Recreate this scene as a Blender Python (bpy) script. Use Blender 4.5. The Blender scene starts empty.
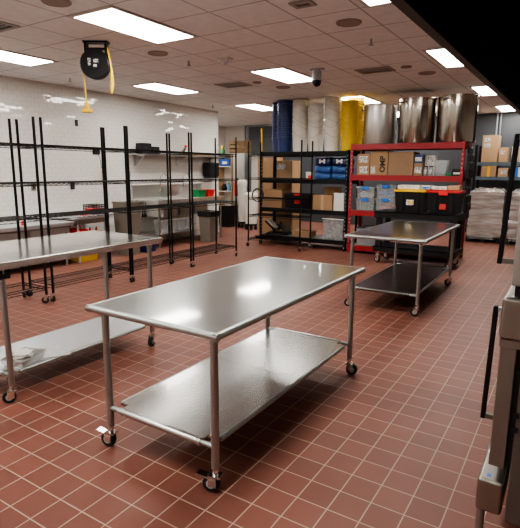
import bpy, bmesh, math, random
from mathutils import Vector, Matrix
random.seed(7)
PI = math.pi
C = bpy.context.scene.collection
scene = bpy.context.scene

# ------------------------------------------------------------------ materials
def new_mat(name):
    m = bpy.data.materials.new(name); m.use_nodes = True
    nt = m.node_tree
    return m, nt, nt.nodes['Principled BSDF']

def mat(name, col, rough=0.5, metal=0.0, noise=0.0, nscale=20.0, bump=0.0, bscale=60.0, alpha=1.0, trans=0.0, spec=None, stretch=(1, 1, 1), rnoise=0.0, coat=0.0):
    m, nt, b = new_mat(name)
    b.inputs['Base Color'].default_value = (*col, 1)
    b.inputs['Roughness'].default_value = rough
    b.inputs['Metallic'].default_value = metal
    b.inputs['Alpha'].default_value = alpha
    b.inputs['Transmission Weight'].default_value = trans
    b.inputs['Coat Weight'].default_value = coat; b.inputs['Coat Roughness'].default_value = .07
    if spec is not None: b.inputs['Specular IOR Level'].default_value = spec
    tc = nt.nodes.new('ShaderNodeTexCoord'); mp = nt.nodes.new('ShaderNodeMapping')
    mp.inputs['Scale'].default_value = stretch
    nt.links.new(tc.outputs['Object'], mp.inputs['Vector'])
    if noise or rnoise:
        n = nt.nodes.new('ShaderNodeTexNoise'); n.inputs['Scale'].default_value = nscale; n.inputs['Detail'].default_value = 4
        nt.links.new(mp.outputs['Vector'], n.inputs['Vector'])
        if noise:
            mx = nt.nodes.new('ShaderNodeMix'); mx.data_type = 'RGBA'
            mx.inputs['A'].default_value = (*[c * (1 - noise) for c in col], 1)
            mx.inputs['B'].default_value = (*[min(1, c * (1 + noise)) for c in col], 1)
            nt.links.new(n.outputs['Fac'], mx.inputs['Factor']); nt.links.new(mx.outputs['Result'], b.inputs['Base Color'])
        if rnoise:
            mr = nt.nodes.new('ShaderNodeMapRange')
            mr.inputs['From Min'].default_value = .3; mr.inputs['From Max'].default_value = .7
            mr.inputs['To Min'].default_value = max(.02, rough - rnoise); mr.inputs['To Max'].default_value = rough + rnoise
            nt.links.new(n.outputs['Fac'], mr.inputs['Value']); nt.links.new(mr.outputs['Result'], b.inputs['Roughness'])
    if bump:
        n2 = nt.nodes.new('ShaderNodeTexNoise'); n2.inputs['Scale'].default_value = bscale; n2.inputs['Detail'].default_value = 3
        nt.links.new(mp.outputs['Vector'], n2.inputs['Vector'])
        bp = nt.nodes.new('ShaderNodeBump'); bp.inputs['Strength'].default_value = bump; bp.inputs['Distance'].default_value = .01
        nt.links.new(n2.outputs['Fac'], bp.inputs['Height']); nt.links.new(bp.outputs['Normal'], b.inputs['Normal'])
    return m

def brick_mat(name, c1, c2, mortar, axes, origin, size, msize, rough, mrough, offset=0.0, bump=.3, tilebump=0.0, spec=.5, var=.1, cloud=None, wobble=0.0, tilt=0.0):
    """axes: which object axes give (u, v); origin in metres; size = (w, h) of one tile"""
    m, nt, b = new_mat(name)
    N, Lk = nt.nodes, nt.links
    tc = N.new('ShaderNodeTexCoord'); sp = N.new('ShaderNodeSeparateXYZ'); Lk.new(tc.outputs['Object'], sp.inputs[0])
    cb = N.new('ShaderNodeCombineXYZ')
    for k in range(2):
        s = N.new('ShaderNodeMath'); s.operation = 'SUBTRACT'; Lk.new(sp.outputs[axes[k]], s.inputs[0]); s.inputs[1].default_value = origin[k]
        d = N.new('ShaderNodeMath'); d.operation = 'DIVIDE'; Lk.new(s.outputs[0], d.inputs[0]); d.inputs[1].default_value = size[k]
        Lk.new(d.outputs[0], cb.inputs[k])
    br = N.new('ShaderNodeTexBrick'); br.offset = offset; br.squash = 1.0
    Lk.new(cb.outputs[0], br.inputs['Vector'])
    br.inputs['Color1'].default_value = (*c1, 1); br.inputs['Color2'].default_value = (*c2, 1); br.inputs['Mortar'].default_value = (*mortar, 1)
    br.inputs['Scale'].default_value = 1; br.inputs['Mortar Size'].default_value = msize; br.inputs['Mortar Smooth'].default_value = .1
    br.inputs['Bias'].default_value = 0; br.inputs['Brick Width'].default_value = 1; br.inputs['Row Height'].default_value = 1
    col = br.outputs['Color']
    if cloud:
        n = N.new('ShaderNodeTexNoise'); n.inputs['Scale'].default_value = cloud[0]; n.inputs['Detail'].default_value = 5
        Lk.new(tc.outputs['Object'], n.inputs['Vector'])
        mr = N.new('ShaderNodeMapRange'); mr.inputs['From Min'].default_value = .3; mr.inputs['From Max'].default_value = .7
        mr.inputs['To Min'].default_value = 1 - cloud[1]; mr.inputs['To Max'].default_value = 1 + cloud[1]
        Lk.new(n.outputs['Fac'], mr.inputs['Value'])
        mx = N.new('ShaderNodeMix'); mx.data_type = 'RGBA'; mx.blend_type = 'MULTIPLY'; mx.inputs['Factor'].default_value = 1
        Lk.new(col, mx.inputs['A']); Lk.new(mr.outputs['Result'], mx.inputs['B']); col = mx.outputs['Result']
    Lk.new(col, b.inputs['Base Color'])
    rr = N.new('ShaderNodeMapRange'); rr.inputs['To Min'].default_value = rough; rr.inputs['To Max'].default_value = mrough
    Lk.new(br.outputs['Fac'], rr.inputs['Value']); Lk.new(rr.outputs['Result'], b.inputs['Roughness'])
    b.inputs['Specular IOR Level'].default_value = spec
    h = N.new('ShaderNodeMath'); h.operation = 'MULTIPLY'; Lk.new(br.outputs['Fac'], h.inputs[0]); h.inputs[1].default_value = -1
    bp = N.new('ShaderNodeBump'); bp.inputs['Strength'].default_value = bump; bp.inputs['Distance'].default_value = .004
    Lk.new(h.outputs[0], bp.inputs['Height'])
    nrm = bp.outputs['Normal']
    if tilebump:
        ck = N.new('ShaderNodeTexVoronoi'); ck.inputs['Scale'].default_value = 12; ck.inputs['Randomness'].default_value = 0
        Lk.new(cb.outputs[0], ck.inputs['Vector'])
        b2 = N.new('ShaderNodeBump'); b2.inputs['Strength'].default_value = tilebump; b2.inputs['Distance'].default_value = .002
        Lk.new(ck.outputs['Distance'], b2.inputs['Height']); Lk.new(nrm, b2.inputs['Normal']); nrm = b2.outputs['Normal']
    if wobble:
        wn = N.new('ShaderNodeTexNoise'); wn.inputs['Scale'].default_value = 9; wn.inputs['Detail'].default_value = 1
        Lk.new(tc.outputs['Object'], wn.inputs['Vector'])
        b3 = N.new('ShaderNodeBump'); b3.inputs['Strength'].default_value = wobble; b3.inputs['Distance'].default_value = .02
        Lk.new(wn.outputs['Fac'], b3.inputs['Height']); Lk.new(nrm, b3.inputs['Normal']); nrm = b3.outputs['Normal']
    if tilt:
        sv = N.new('ShaderNodeSeparateXYZ'); Lk.new(cb.outputs[0], sv.inputs[0])
        def mth(op, a, b_=None):
            q = N.new('ShaderNodeMath'); q.operation = op
            for i, v in enumerate((a, b_)):
                if v is None: continue
                if isinstance(v, (int, float)): q.inputs[i].default_value = v
                else: Lk.new(v, q.inputs[i])
            return q.outputs[0]
        row = mth('FLOOR', sv.outputs[1]); par = mth('FLOORED_MODULO', row, 2.0)
        idu = mth('FLOOR', mth('ADD', sv.outputs[0], mth('MULTIPLY', par, offset)))
        ci = N.new('ShaderNodeCombineXYZ'); Lk.new(idu, ci.inputs[0]); Lk.new(row, ci.inputs[1])
        wn2 = N.new('ShaderNodeTexWhiteNoise'); wn2.noise_dimensions = '3D'; Lk.new(ci.outputs[0], wn2.inputs['Vector'])
        v1 = N.new('ShaderNodeVectorMath'); v1.operation = 'SUBTRACT'; Lk.new(wn2.outputs['Color'], v1.inputs[0]); v1.inputs[1].default_value = (.5, .5, .5)
        v2 = N.new('ShaderNodeVectorMath'); v2.operation = 'SCALE'; Lk.new(v1.outputs[0], v2.inputs[0]); v2.inputs['Scale'].default_value = tilt
        v3 = N.new('ShaderNodeVectorMath'); v3.operation = 'ADD'; Lk.new(nrm, v3.inputs[0]); Lk.new(v2.outputs[0], v3.inputs[1])
        v4 = N.new('ShaderNodeVectorMath'); v4.operation = 'NORMALIZE'; Lk.new(v3.outputs[0], v4.inputs[0]); nrm = v4.outputs[0]
    Lk.new(nrm, b.inputs['Normal'])
    return m

def emit_mat(name, col, strength):
    m, nt, b = new_mat(name)
    b.inputs['Base Color'].default_value = (.8, .8, .8, 1)
    b.inputs['Emission Color'].default_value = (*col, 1); b.inputs['Emission Strength'].default_value = strength
    return m

def print_mat(name, paper, ink, scale=60):
    m, nt, b = new_mat(name); N, Lk = nt.nodes, nt.links
    tc = N.new('ShaderNodeTexCoord'); n = N.new('ShaderNodeTexNoise'); n.inputs['Scale'].default_value = scale; n.inputs['Detail'].default_value = 1
    Lk.new(tc.outputs['Object'], n.inputs['Vector'])
    r = N.new('ShaderNodeValToRGB'); r.color_ramp.elements[0].position = .43; r.color_ramp.elements[1].position = .5
    r.color_ramp.elements[0].color = (*ink, 1); r.color_ramp.elements[1].color = (*paper, 1)
    Lk.new(n.outputs['Fac'], r.inputs[0]); Lk.new(r.outputs[0], b.inputs['Base Color']); b.inputs['Roughness'].default_value = .6
    return m

M = {}
TS = 0.16
M['floor'] = brick_mat('floor_quarry_tile', (.180, .066, .047), (.215, .079, .056), (.45, .32, .25), ('X', 'Y'), (-13.221*TS, 7.05*TS), (TS, TS), .020, .46, .75, bump=.4, spec=.35, tilebump=.18, cloud=(1.3, .16))
M['ceiling'] = brick_mat('ceiling_tile', (.74, .75, .74), (.77, .78, .77), (.38, .38, .375), ('X', 'Y'), (-4.225, 3.235), (.61, .61), .015, .9, .6, bump=-.15, cloud=(9, .05))
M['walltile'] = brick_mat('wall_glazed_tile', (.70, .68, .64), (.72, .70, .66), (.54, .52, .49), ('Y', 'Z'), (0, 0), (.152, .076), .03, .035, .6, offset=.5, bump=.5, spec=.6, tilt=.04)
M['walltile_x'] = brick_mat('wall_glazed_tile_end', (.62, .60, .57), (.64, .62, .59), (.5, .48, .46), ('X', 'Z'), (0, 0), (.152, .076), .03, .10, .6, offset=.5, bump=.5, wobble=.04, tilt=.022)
M['wallgrey'] = mat('wall_grey_paint', (.055, .06, .07), .45, noise=.1, nscale=3)
M['wallwhite'] = mat('wall_white_paint', (.66, .65, .62), .6, noise=.04, nscale=4)
M['steel'] = mat('brushed_steel', (.52, .515, .50), .36, 1, noise=.06, nscale=5, rnoise=.05)
M['steel_top'] = mat('worn_steel_top', (.32, .335, .325), .29, 1, noise=.16, nscale=2.2, coat=1.0)
M['steel_top_dull'] = mat('dull_steel_top', (.20, .195, .185), .28, 1, noise=.16, nscale=2.2, coat=.6)
M['steel_dark'] = mat('dull_steel_shelf', (.24, .24, .24), .27, 1, noise=.10, nscale=2.2)
M['steel_bright'] = mat('bright_steel_top', (.97, .98, .98), .16, 1, coat=1.0)
M['steel_shelf'] = mat('worn_steel_shelf', (.47, .475, .465), .27, 1, noise=.16, nscale=2.2, coat=.4)
M['steel_tube'] = mat('steel_tube', (.42, .445, .44), .38, 1, noise=.08, nscale=20)
M['galv'] = mat('galvanised_shelf', (.70, .73, .76), .42, 1, noise=.05, nscale=6, rnoise=.06)
M['sinksteel'] = mat('sink_steel', (.70, .69, .67), .38, 1, noise=.05, nscale=6, rnoise=.05)
M['chrome'] = mat('chrome', (.75, .75, .74), .15, 1)
M['potsteel'] = mat('polished_pot_steel', (.50, .46, .40), .17, 1, noise=.4, nscale=3, stretch=(6, 6, .3), rnoise=.05, bump=.18, bscale=2.2)  # upright streaks in the colour stand in for reflections on the pots
M['potsteel_d'] = mat('pot_steel_under_film', (.66, .64, .61), .34, 1, noise=.2, nscale=4, stretch=(4, 4, .4), bump=.1, bscale=5)  # fainter upright streaks, again reflections put into the colour
M['blackwire'] = mat('black_epoxy', (.006, .006, .0065), .5, spec=.2)
M['blackmetal'] = mat('black_powder_coat', (.008, .008, .009), .5, spec=.22)
M['blackplastic'] = mat('black_plastic', (.010, .010, .011), .42, spec=.3)
M['rubber'] = mat('black_rubber', (.014, .014, .015), .6)
M['hubgrey'] = mat('wheel_hub_grey', (.42, .42, .41), .4)
M['redmetal'] = mat('red_powder_coat', (.31, .014, .02), .42)
M['deckwood'] = mat('rack_deck_board', (.15, .145, .14), .6)
M['hole'] = mat('keyhole_light', (.42, .40, .38), .6)
M['card'] = mat('cardboard', (.36, .215, .115), .8, noise=.08, nscale=8)
M['card2'] = mat('cardboard_tan', (.45, .285, .16), .8, noise=.08, nscale=8)
M['card3'] = mat('cardboard_dull', (.29, .18, .105), .8, noise=.1, nscale=8)
M['tape'] = mat('packing_tape', (.50, .36, .21), .35)
M['yellowtape'] = mat('yellow_tape', (.75, .45, .03), .4)
M['paper'] = print_mat('printed_label', (.75, .74, .71), (.12, .12, .12), 70)
M['white'] = mat('white_plastic', (.70, .68, .63), .45)
M['bucketwhite'] = mat('white_bucket_plastic', (.68, .645, .58), .45, noise=.05, nscale=4)
M['bucketblue'] = mat('blue_bucket_plastic', (.012, .028, .13), .38)
M['bucketyellow'] = mat('yellow_bucket_plastic', (.66, .43, .012), .42)
M['bluebag'] = mat('blue_bag_film', (.008, .018, .075), .28, noise=.6, nscale=9, bump=.5, bscale=14)
M['bluebag2'] = mat('light_blue_bag_film', (.035, .10, .30), .3, noise=.8, nscale=9, bump=.5, bscale=14)
M['clear'] = mat('clear_plastic', (.62, .64, .65), .18, alpha=.34)
M['clearbox'] = mat('clear_storage_plastic', (.50, .52, .53), .2, alpha=.33)
M['bluelatch'] = mat('blue_latch', (.015, .16, .62), .4)
M['teal'] = mat('teal_grey_lid', (.30, .42, .42), .4)
M['yellow'] = mat('yellow_plastic', (.80, .50, .015), .4)
M['red'] = mat('red_plastic', (.50, .02, .02), .4)
M['redbright'] = mat('bright_red_plastic', (.75, .03, .03), .4)
M['green'] = mat('green_plastic', (.02, .25, .08), .45)
M['beige'] = mat('beige_plastic', (.19, .165, .135), .55)
M['greyplastic'] = mat('grey_plastic', (.25, .25, .25), .5)
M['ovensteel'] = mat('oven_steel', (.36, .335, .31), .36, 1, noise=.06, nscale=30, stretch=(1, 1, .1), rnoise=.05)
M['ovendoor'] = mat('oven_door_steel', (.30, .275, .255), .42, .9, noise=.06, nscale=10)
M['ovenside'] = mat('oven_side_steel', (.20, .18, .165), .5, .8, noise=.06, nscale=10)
M['gasket'] = mat('black_gasket', (.006, .006, .006), .6)
M['hoodblack'] = mat('hood_black', (.006, .006, .006), .55)
M['hoodlip'] = mat('hood_lip_steel', (.07, .066, .062), .4, .7)
M['light'] = emit_mat('light_diffuser', (1.0, .97, .90), 15.0)
M['lightframe'] = mat('light_frame', (.55, .52, .48), .5)
M['speaker'] = mat('speaker_grille', (.30, .25, .21), .7, bump=.3, bscale=200)
M['vent'] = mat('vent_grey', (.33, .30, .28), .6)
M['dark'] = mat('dark_void', (.02, .02, .02), .7)
M['camgrey'] = mat('camera_housing', (.35, .35, .36), .4)
M['dome'] = mat('tinted_dome', (.01, .01, .012), .08)
M['wood'] = mat('weathered_wood', (.17, .10, .045), .8, noise=.7, nscale=9)
M['slat'] = mat('shutter_slat', (.075, .082, .092), .4)
M['bluegrey'] = mat('blue_grey_beam', (.10, .14, .18), .5)
M['extred'] = mat('extinguisher_red', (.55, .015, .02), .3)
M['conduit'] = mat('conduit', (.30, .32, .35), .4, .6)
M['glass'] = mat('jar_glass', (.55, .58, .6), .1, alpha=.5)
M['bottleblue'] = mat('blue_bottle', (.12, .35, .60), .25, alpha=.85)
M['film'] = mat('stretch_wrap_film', (.37, .33, .31), .26, noise=.75, nscale=4, bump=1.0, bscale=4, stretch=(1, 1, 5), coat=1.0)
M['produce'] = mat('produce', (.55, .38, .16), .6, noise=.4, nscale=30)

# ------------------------------------------------------------------ mesh builder
class MB:
    def __init__(self): self.bm = bmesh.new(); self.mi = 0
    def _fin(self, n0):
        self.bm.faces.ensure_lookup_table()
        for f in self.bm.faces[n0:]: f.material_index = self.mi
        return self
    def box(self, x0, x1, y0, y1, z0, z1, rot=None, piv=None):
        n0 = len(self.bm.faces)
        v = [self.bm.verts.new((x, y, z)) for x in (x0, x1) for y in (y0, y1) for z in (z0, z1)]
        for q in ((0, 1, 3, 2), (4, 6, 7, 5), (0, 4, 5, 1), (2, 3, 7, 6), (0, 2, 6, 4), (1, 5, 7, 3)):
            self.bm.faces.new([v[i] for i in q])
        if rot is not None:
            p = Vector(piv) if piv is not None else Vector(((x0+x1)/2, (y0+y1)/2, (z0+z1)/2))
            bmesh.ops.transform(self.bm, matrix=Matrix.Translation(p) @ rot @ Matrix.Translation(-p), verts=v)
        return self._fin(n0)
    def taper(self, cx, cy, z0, z1, w0, d0, w1, d1, open_top=False, wall=0.0):
        n0 = len(self.bm.faces)
        def ring(w, d, z): return [self.bm.verts.new((cx+sx*w/2, cy+sy*d/2, z)) for sx, sy in ((-1, -1), (1, -1), (1, 1), (-1, 1))]
        a = ring(w0, d0, z0); b = ring(w1, d1, z1)
        self.bm.faces.new(a[::-1])
        for i in range(4): self.bm.faces.new([a[i], a[(i+1) % 4], b[(i+1) % 4], b[i]])
        if open_top:
            c = ring(w1-2*wall, d1-2*wall, z1); d = ring(w0-2*wall, d0-2*wall, z0+wall)
            for i in range(4):
                j = (i+1) % 4
                self.bm.faces.new([b[i], b[j], c[j], c[i]]); self.bm.faces.new([c[i], c[j], d[j], d[i]])
            self.bm.faces.new(d)
        else: self.bm.faces.new(b)
        return self._fin(n0)
    def tube(self, pts, r, seg=8, closed=False, caps=True):
        n0 = len(self.bm.faces)
        pts = [Vector(p) for p in pts]; n = len(pts); rings = []
        rr = r if isinstance(r, (list, tuple)) else [r]*n
        prev = None
        for i, p in enumerate(pts):
            if closed: t = (pts[(i+1) % n]-pts[i-1])
            else: t = pts[min(i+1, n-1)]-pts[max(i-1, 0)]
            t.normalize()
            if prev is None:
                a = Vector((0, 0, 1)) if abs(t.z) < .9 else Vector((1, 0, 0))
                u = t.cross(a).normalized()
            else:
                u = (prev - t*prev.dot(t)).normalized()
            prev = u; w = t.cross(u)
            rings.append([self.bm.verts.new(p + (u*math.cos(2*PI*k/seg)+w*math.sin(2*PI*k/seg))*rr[i]) for k in range(seg)])
        m = n if closed else n-1
        for i in range(m):
            A, B = rings[i], rings[(i+1) % n]
            for k in range(seg): self.bm.faces.new([A[k], A[(k+1) % seg], B[(k+1) % seg], B[k]])
        if caps and not closed: self.bm.faces.new(rings[0][::-1]); self.bm.faces.new(rings[-1])
        return self._fin(n0)
    def cyl(self, p0, p1, r, seg=16): return self.tube([p0, p1], r, seg)
    def lathe(self, prof, c=(0, 0, 0), seg=24, axis='z', closed=False):
        n0 = len(self.bm.faces); c = Vector(c); rings = []
        for r, z in prof:
            row = []
            for k in range(seg):
                a = 2*PI*k/seg; x, y = r*math.cos(a), r*math.sin(a)
                p = Vector((x, y, z)) if axis == 'z' else (Vector((z, x, y)) if axis == 'x' else Vector((y, z, x)))
                row.append(self.bm.verts.new(c+p))
            rings.append(row)
        n = len(rings)
        for i in range(n if closed else n-1):
            A, B = rings[i], rings[(i+1) % n]
            for k in range(seg): self.bm.faces.new([A[k], A[(k+1) % seg], B[(k+1) % seg], B[k]])
        if not closed: self.bm.faces.new(rings[0][::-1]); self.bm.faces.new(rings[-1])
        return self._fin(n0)
    def quad(self, *p):
        n0 = len(self.bm.faces); self.bm.faces.new([self.bm.verts.new(q) for q in p]); return self._fin(n0)
    def xform(self, mtx): bmesh.ops.transform(self.bm, matrix=mtx, verts=self.bm.verts[:]); return self
    def mesh(self, name, mats, smooth=True):
        bmesh.ops.recalc_face_normals(self.bm, faces=self.bm.faces[:])
        me = bpy.data.meshes.new(name); self.bm.to_mesh(me); self.bm.free()
        for m in (mats if isinstance(mats, (list, tuple)) else [mats]): me.materials.append(m)
        if smooth:
            me.polygons.foreach_set('use_smooth', [True]*len(me.polygons)); me.set_sharp_from_angle(angle=math.radians(38))
        return me

def part(name, mb, m, parent=None, label=None, bevel=0.0, loc=(0, 0, 0), smooth=True):
    me = mb.mesh(name, m, smooth)
    o = bpy.data.objects.new(name, me); C.objects.link(o)
    o.location = loc
    if parent is not None: o.parent = parent
    if label: o['label'] = label
    if bevel:
        b = o.modifiers.new('bevel', 'BEVEL'); b.width = bevel; b.segments = 2; b.limit_method = 'ANGLE'; b.angle_limit = math.radians(40); b.harden_normals = True
    return o

def tag(o, label, cat, group=None):
    o['label'] = label; o['category'] = cat
    if group: o['group'] = group
    return o

def thing(name, label, cat, loc=(0, 0, 0), rotz=0.0, group=None):
    o = bpy.data.objects.new(name, None); o.empty_display_size = .1; C.objects.link(o)
    o.location = loc; o.rotation_euler = (0, 0, rotz)
    return tag(o, label, cat, group)

def solo(name, mb, m, label, cat, loc=(0, 0, 0), rotz=0.0, group=None, bevel=0.0):
    o = part(name, mb, m, None, None, bevel, loc); o.rotation_euler = (0, 0, rotz)
    return tag(o, label, cat, group)

def struct(name, mb, m, bevel=0.0):
    o = part(name, mb, m, None, None, bevel, smooth=False); o['kind'] = 'structure'; return o

def dup(root, loc, rotz=None, label=None, group=None):
    r = root.copy(); C.objects.link(r); r.location = loc
    if rotz is not None: r.rotation_euler = (0, 0, rotz)
    if label: r['label'] = label
    if group: r['group'] = group
    def rec(src, dst):
        for ch in list(src.children):
            c = ch.copy(); C.objects.link(c); c.parent = dst; rec(ch, c)
    rec(root, r)
    return r

# ------------------------------------------------------------------ camera
F, PIT, ROL, YAW, HC = 491.5, .1891, .0062, .5641, 9.889*TS
fw = Vector((-math.sin(YAW)*math.cos(PIT), math.cos(YAW)*math.cos(PIT), -math.sin(PIT)))
rt = Vector((math.cos(YAW), math.sin(YAW), 0)); up = rt.cross(fw)
Rv = math.cos(ROL)*rt + math.sin(ROL)*up; Uv = -math.sin(ROL)*rt + math.cos(ROL)*up
cd = bpy.data.cameras.new('camera'); cam = bpy.data.objects.new('camera', cd); C.objects.link(cam)
mw = Matrix((Rv, Uv, -fw)).transposed().to_4x4(); mw.translation = Vector((0, 0, HC)); cam.matrix_world = mw
cd.sensor_fit = 'HORIZONTAL'; cd.angle_x = 2*math.atan(260/F); cd.clip_start = .03; cd.clip_end = 60
scene.camera = cam

# ------------------------------------------------------------------ room shell
CH = 3.0
XL, XA, YE, YB, XR, YN = -7.7, -10.15, 10.17, 13.8, 3.2, -3.5
struct('floor', MB().box(XA-.1, XR+.1, YN-.1, YB+.1, -.1, 0), M['floor'])
struct('ceiling', MB().box(XA-.1, XR+.1, YN-.1, YB+.1, CH, CH+.1), M['ceiling'])
struct('wall_left', MB().box(XL-.12, XL, YN, YE, 0, CH), M['walltile'])
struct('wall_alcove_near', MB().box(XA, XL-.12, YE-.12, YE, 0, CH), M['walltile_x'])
struct('wall_alcove_left', MB().box(XA-.1, XA, YE-.12, YB, 0, CH), M['walltile'])
struct('wall_back', MB().box(XA-.1, XR+.1, YB, YB+.1, 0, CH), M['wallgrey'])
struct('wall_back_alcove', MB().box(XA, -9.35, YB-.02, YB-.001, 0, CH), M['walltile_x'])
struct('wall_back_white', MB().box(-9.35, -8.1, YB-.02, YB-.001, 0, 2.0), M['wallwhite'])
struct('wall_right', MB().box(XR, XR+.1, YN, YB, 0, CH), M['wallwhite'])
struct('wall_near', MB().box(XA, XR+.1, YN-.1, YN, 0, CH), M['wallwhite'])
# roll-up service window in the back wall
sh = MB()
for k in range(13): sh.box(-9.16, -8.2, YB-.05, YB-.03+.012*(k % 2), 2.06+k*.068, 2.06+k*.068+.06)
t = thing('roll_up_shutter', 'dark slatted roll-up shutter high on the back wall past the yellow pole', 'shutter', (0, 0, 0))
part('curtain', sh, M['slat'], t)
part('frame', MB().box(-9.26, -9.16, YB-.08, YB-.02, .9, 2.98).box(-8.2, -8.12, YB-.08, YB-.02, 2.0, 2.98).box(-9.26, -8.12, YB-.08, YB-.02, 2.95, 3.0), M['conduit'], t)
part('sill', MB().box(-9.26, -8.12, YB-.16, YB-.02, 1.96, 2.05), M['white'], t)
for n, x in enumerate((-1.80, -1.72)):
    solo('conduit_pipe', MB().cyl((0, 0, 0), (0, 0, 1.5), .022 if n == 0 else .018, 10), M['conduit'],
         ['metal conduit running down the dark back wall, the thicker of the pair', 'metal conduit running down the dark back wall, the thinner of the pair'][n], 'conduit', (x, YB-.03, 1.5))

# ------------------------------------------------------------------ ceiling fittings
fr = MB()
for a in ((-.305, .305, -.61, -.565), (-.305, .305, .565, .61), (-.305, -.265, -.565, .565), (.265, .305, -.565, .565)):
    fr.box(a[0], a[1], a[2], a[3], -.012, 0)
lt0 = thing('ceiling_light', 'largest lit ceiling panel, just past the black cord reel', 'light', (-3.92, 3.845, CH), 0, 'fluorescent ceiling panels')
part('frame', fr, M['lightframe'], lt0)
part('diffuser', MB().box(-.265, .265, -.565, .565, -.008, -.002), M['light'], lt0)
LL = {(-6.35, 3.845): 'lit ceiling panel by the tiled wall, cut off by the picture edge',
      (-6.35, 6.895): 'lit ceiling panel over the wire shelving, nearest the shelf with the black boxes',
      (-3.92, 6.895): 'lit ceiling panel right beside the dome security camera',
      (-6.35, 9.945): 'small lit ceiling panel between the camera and the blue buckets',
      (-3.92, 9.945): 'lit ceiling panel glowing behind the yellow buckets',
      (-1.41, 3.845): 'lit ceiling panel half hidden by the hood, nearest the top edge of the view',
      (-1.41, 6.895): 'lit ceiling panel along the black hood, second from the viewer',
      (-1.41, 9.945): 'lit ceiling panel along the black hood, just right of the tallest pot',
      (-1.41, 12.9): 'smallest lit ceiling panel, farthest along the black hood by the dark wall',
      (-6.35, 12.9): 'lit ceiling panel out of sight behind the bucket stacks', (-3.92, 12.9): 'lit ceiling panel out of sight behind the steel pots',
      (-9.2, 10.85): 'added ceiling panel hidden behind the tiled wall to brighten the alcove',  # unseen extra panel, added only to lift the light in the alcove
      (-6.35, .8): 'lit ceiling panel out of view at the near end, by the tiled wall',
      (-3.92, .8): 'lit ceiling panel out of view at the near end, middle row', (-1.41, .8): 'lit ceiling panel out of view at the near end, by the hood',
      (-5.1, -2.2): 'lit ceiling panel out of view in the far corner behind the viewer', (-1.41, -2.2): 'lit ceiling panel out of view straight behind the viewer'}
for (x, y), lb in LL.items(): dup(lt0, (x, y, CH), None, lb, 'fluorescent ceiling panels')

def disc_prof(r): return [(r, 0), (r, -.008), (r*.93, -.014), (r*.9, -.008), (.02, -.008)]
sp0 = solo('ceiling_speaker', MB().lathe(disc_prof(.125), seg=32), M['speaker'], 'round brown ceiling speaker at the top edge of the view, above the cord reel', 'speaker', (-3.95, 2.93, CH), 0, 'round ceiling speakers')
for x, y, lb in ((-2.03, 4.80, 'round brown ceiling speaker nearest the sprinkler head'), (-4.55, 4.79, 'round brown ceiling speaker between the two panels beside the cord reel'), (-2.02, 7.75, 'round brown ceiling speaker beside the hood-side panel, above the tallest pot'),
                 (-4.47, 7.78, 'round brown ceiling speaker past the panel beside the camera')):
    dup(sp0, (x, y, CH), None, lb)
def vent(loc, w, d, lb):
    t = thing('ceiling_vent', lb, 'vent', loc, 0, 'ceiling air vents')
    f = MB()
    f.box(-w/2, w/2, -d/2, -d/2+.04, -.012, 0).box(-w/2, w/2, d/2-.04, d/2, -.012, 0).box(-w/2, -w/2+.04, -d/2+.04, d/2-.04, -.012, 0).box(w/2-.04, w/2, -d/2+.04, d/2-.04, -.012, 0)
    part('frame', f, M['vent'], t)
    part('backing', MB().box(-w/2+.04, w/2-.04, -d/2+.04, d/2-.04, -.003, -.001), M['dark'], t)
    s = MB(); n = int((d-.1)/.045)
    for k in range(n): s.box(-w/2+.05, w/2-.05, -d/2+.055+k*.045, -d/2+.07+k*.045, -.010, -.004)
    part('louvre', s, M['vent'], t)
vent((-2.60, 7.16, CH), .5, .36, 'dark ceiling vent above the steel pots')
vent((-5.08, 7.15, CH), .52, .40, 'ceiling vent with pale trim between the strobe and the lit panels')
vent((-5.12, 3.06, CH), .40, .30, 'ceiling vent at the picture edge beside the brown speaker and cord reel')
vent((-2.16, 4.08, CH), .20, .16, 'small dark ceiling vent at the top edge of the view')
solo('ceiling_sensor', MB().lathe(disc_prof(.07), seg=24), M['speaker'], 'small dark ceiling disc near the vent and the dome camera', 'sensor', (-4.6, 7.14, CH))
solo('ceiling_sensor', MB().lathe(disc_prof(.075), seg=24), M['speaker'], 'small dark ceiling disc beside the vent above the pots', 'sensor', (-2.15, 7.15, CH))
for x, y, lb in ((-2.06, 5.51, 'ceiling sprinkler head nearest the round speaker and the hood'), (-4.52, 5.34, 'ceiling sprinkler head between two lit panels near the strobe'), (-7.03, 9.1, 'ceiling sprinkler head close to the end of the tiled wall'), (-6.97, 5.33, 'ceiling sprinkler head above the wall under the cord reel')):
    s = thing('sprinkler_head', lb, 'sprinkler', (x, y, CH), 0, 'ceiling sprinklers')
    part('pipe', MB().cyl((0, 0, 0), (0, 0, -.06), .012, 8), M['steel_tube'], s)
    part('deflector', MB().lathe([(.03, -.065), (.03, -.06), (.012, -.05)], seg=12), M['steel_tube'], s)
t = thing('strobe_alarm', 'white ceiling strobe alarm near the ceiling vent', 'alarm', (-4.0, 5.44, CH))
part('base', MB().box(-.09, .09, -.06, .06, -.03, 0), M['white'], t, bevel=.006)
part('lens', MB().lathe([(.05, -.03), (.045, -.06), (.02, -.085)], seg=16), M['clear'], t)
t = thing('dome_camera', 'grey security camera with dark dome hanging beside a lit ceiling panel', 'camera', (-3.28, 6.67, CH))
part('mount', MB().box(-.10, .10, -.04, .04, -.02, 0), M['camgrey'], t)
part('housing', MB().lathe([(.05, -.02), (.065, -.05), (.07, -.15), (.075, -.16)], seg=20), M['camgrey'], t)
part('dome', MB().lathe([(.066, -.16), (.062, -.20), (.045, -.232), (.015, -.243)], seg=20), M['dome'], t)

# cord reel
t = thing('cord_reel', 'black cord reel with yellow cable hanging from the ceiling', 'cord reel', (-4.76, 4.02, CH), math.atan2(.536, .844))
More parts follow.
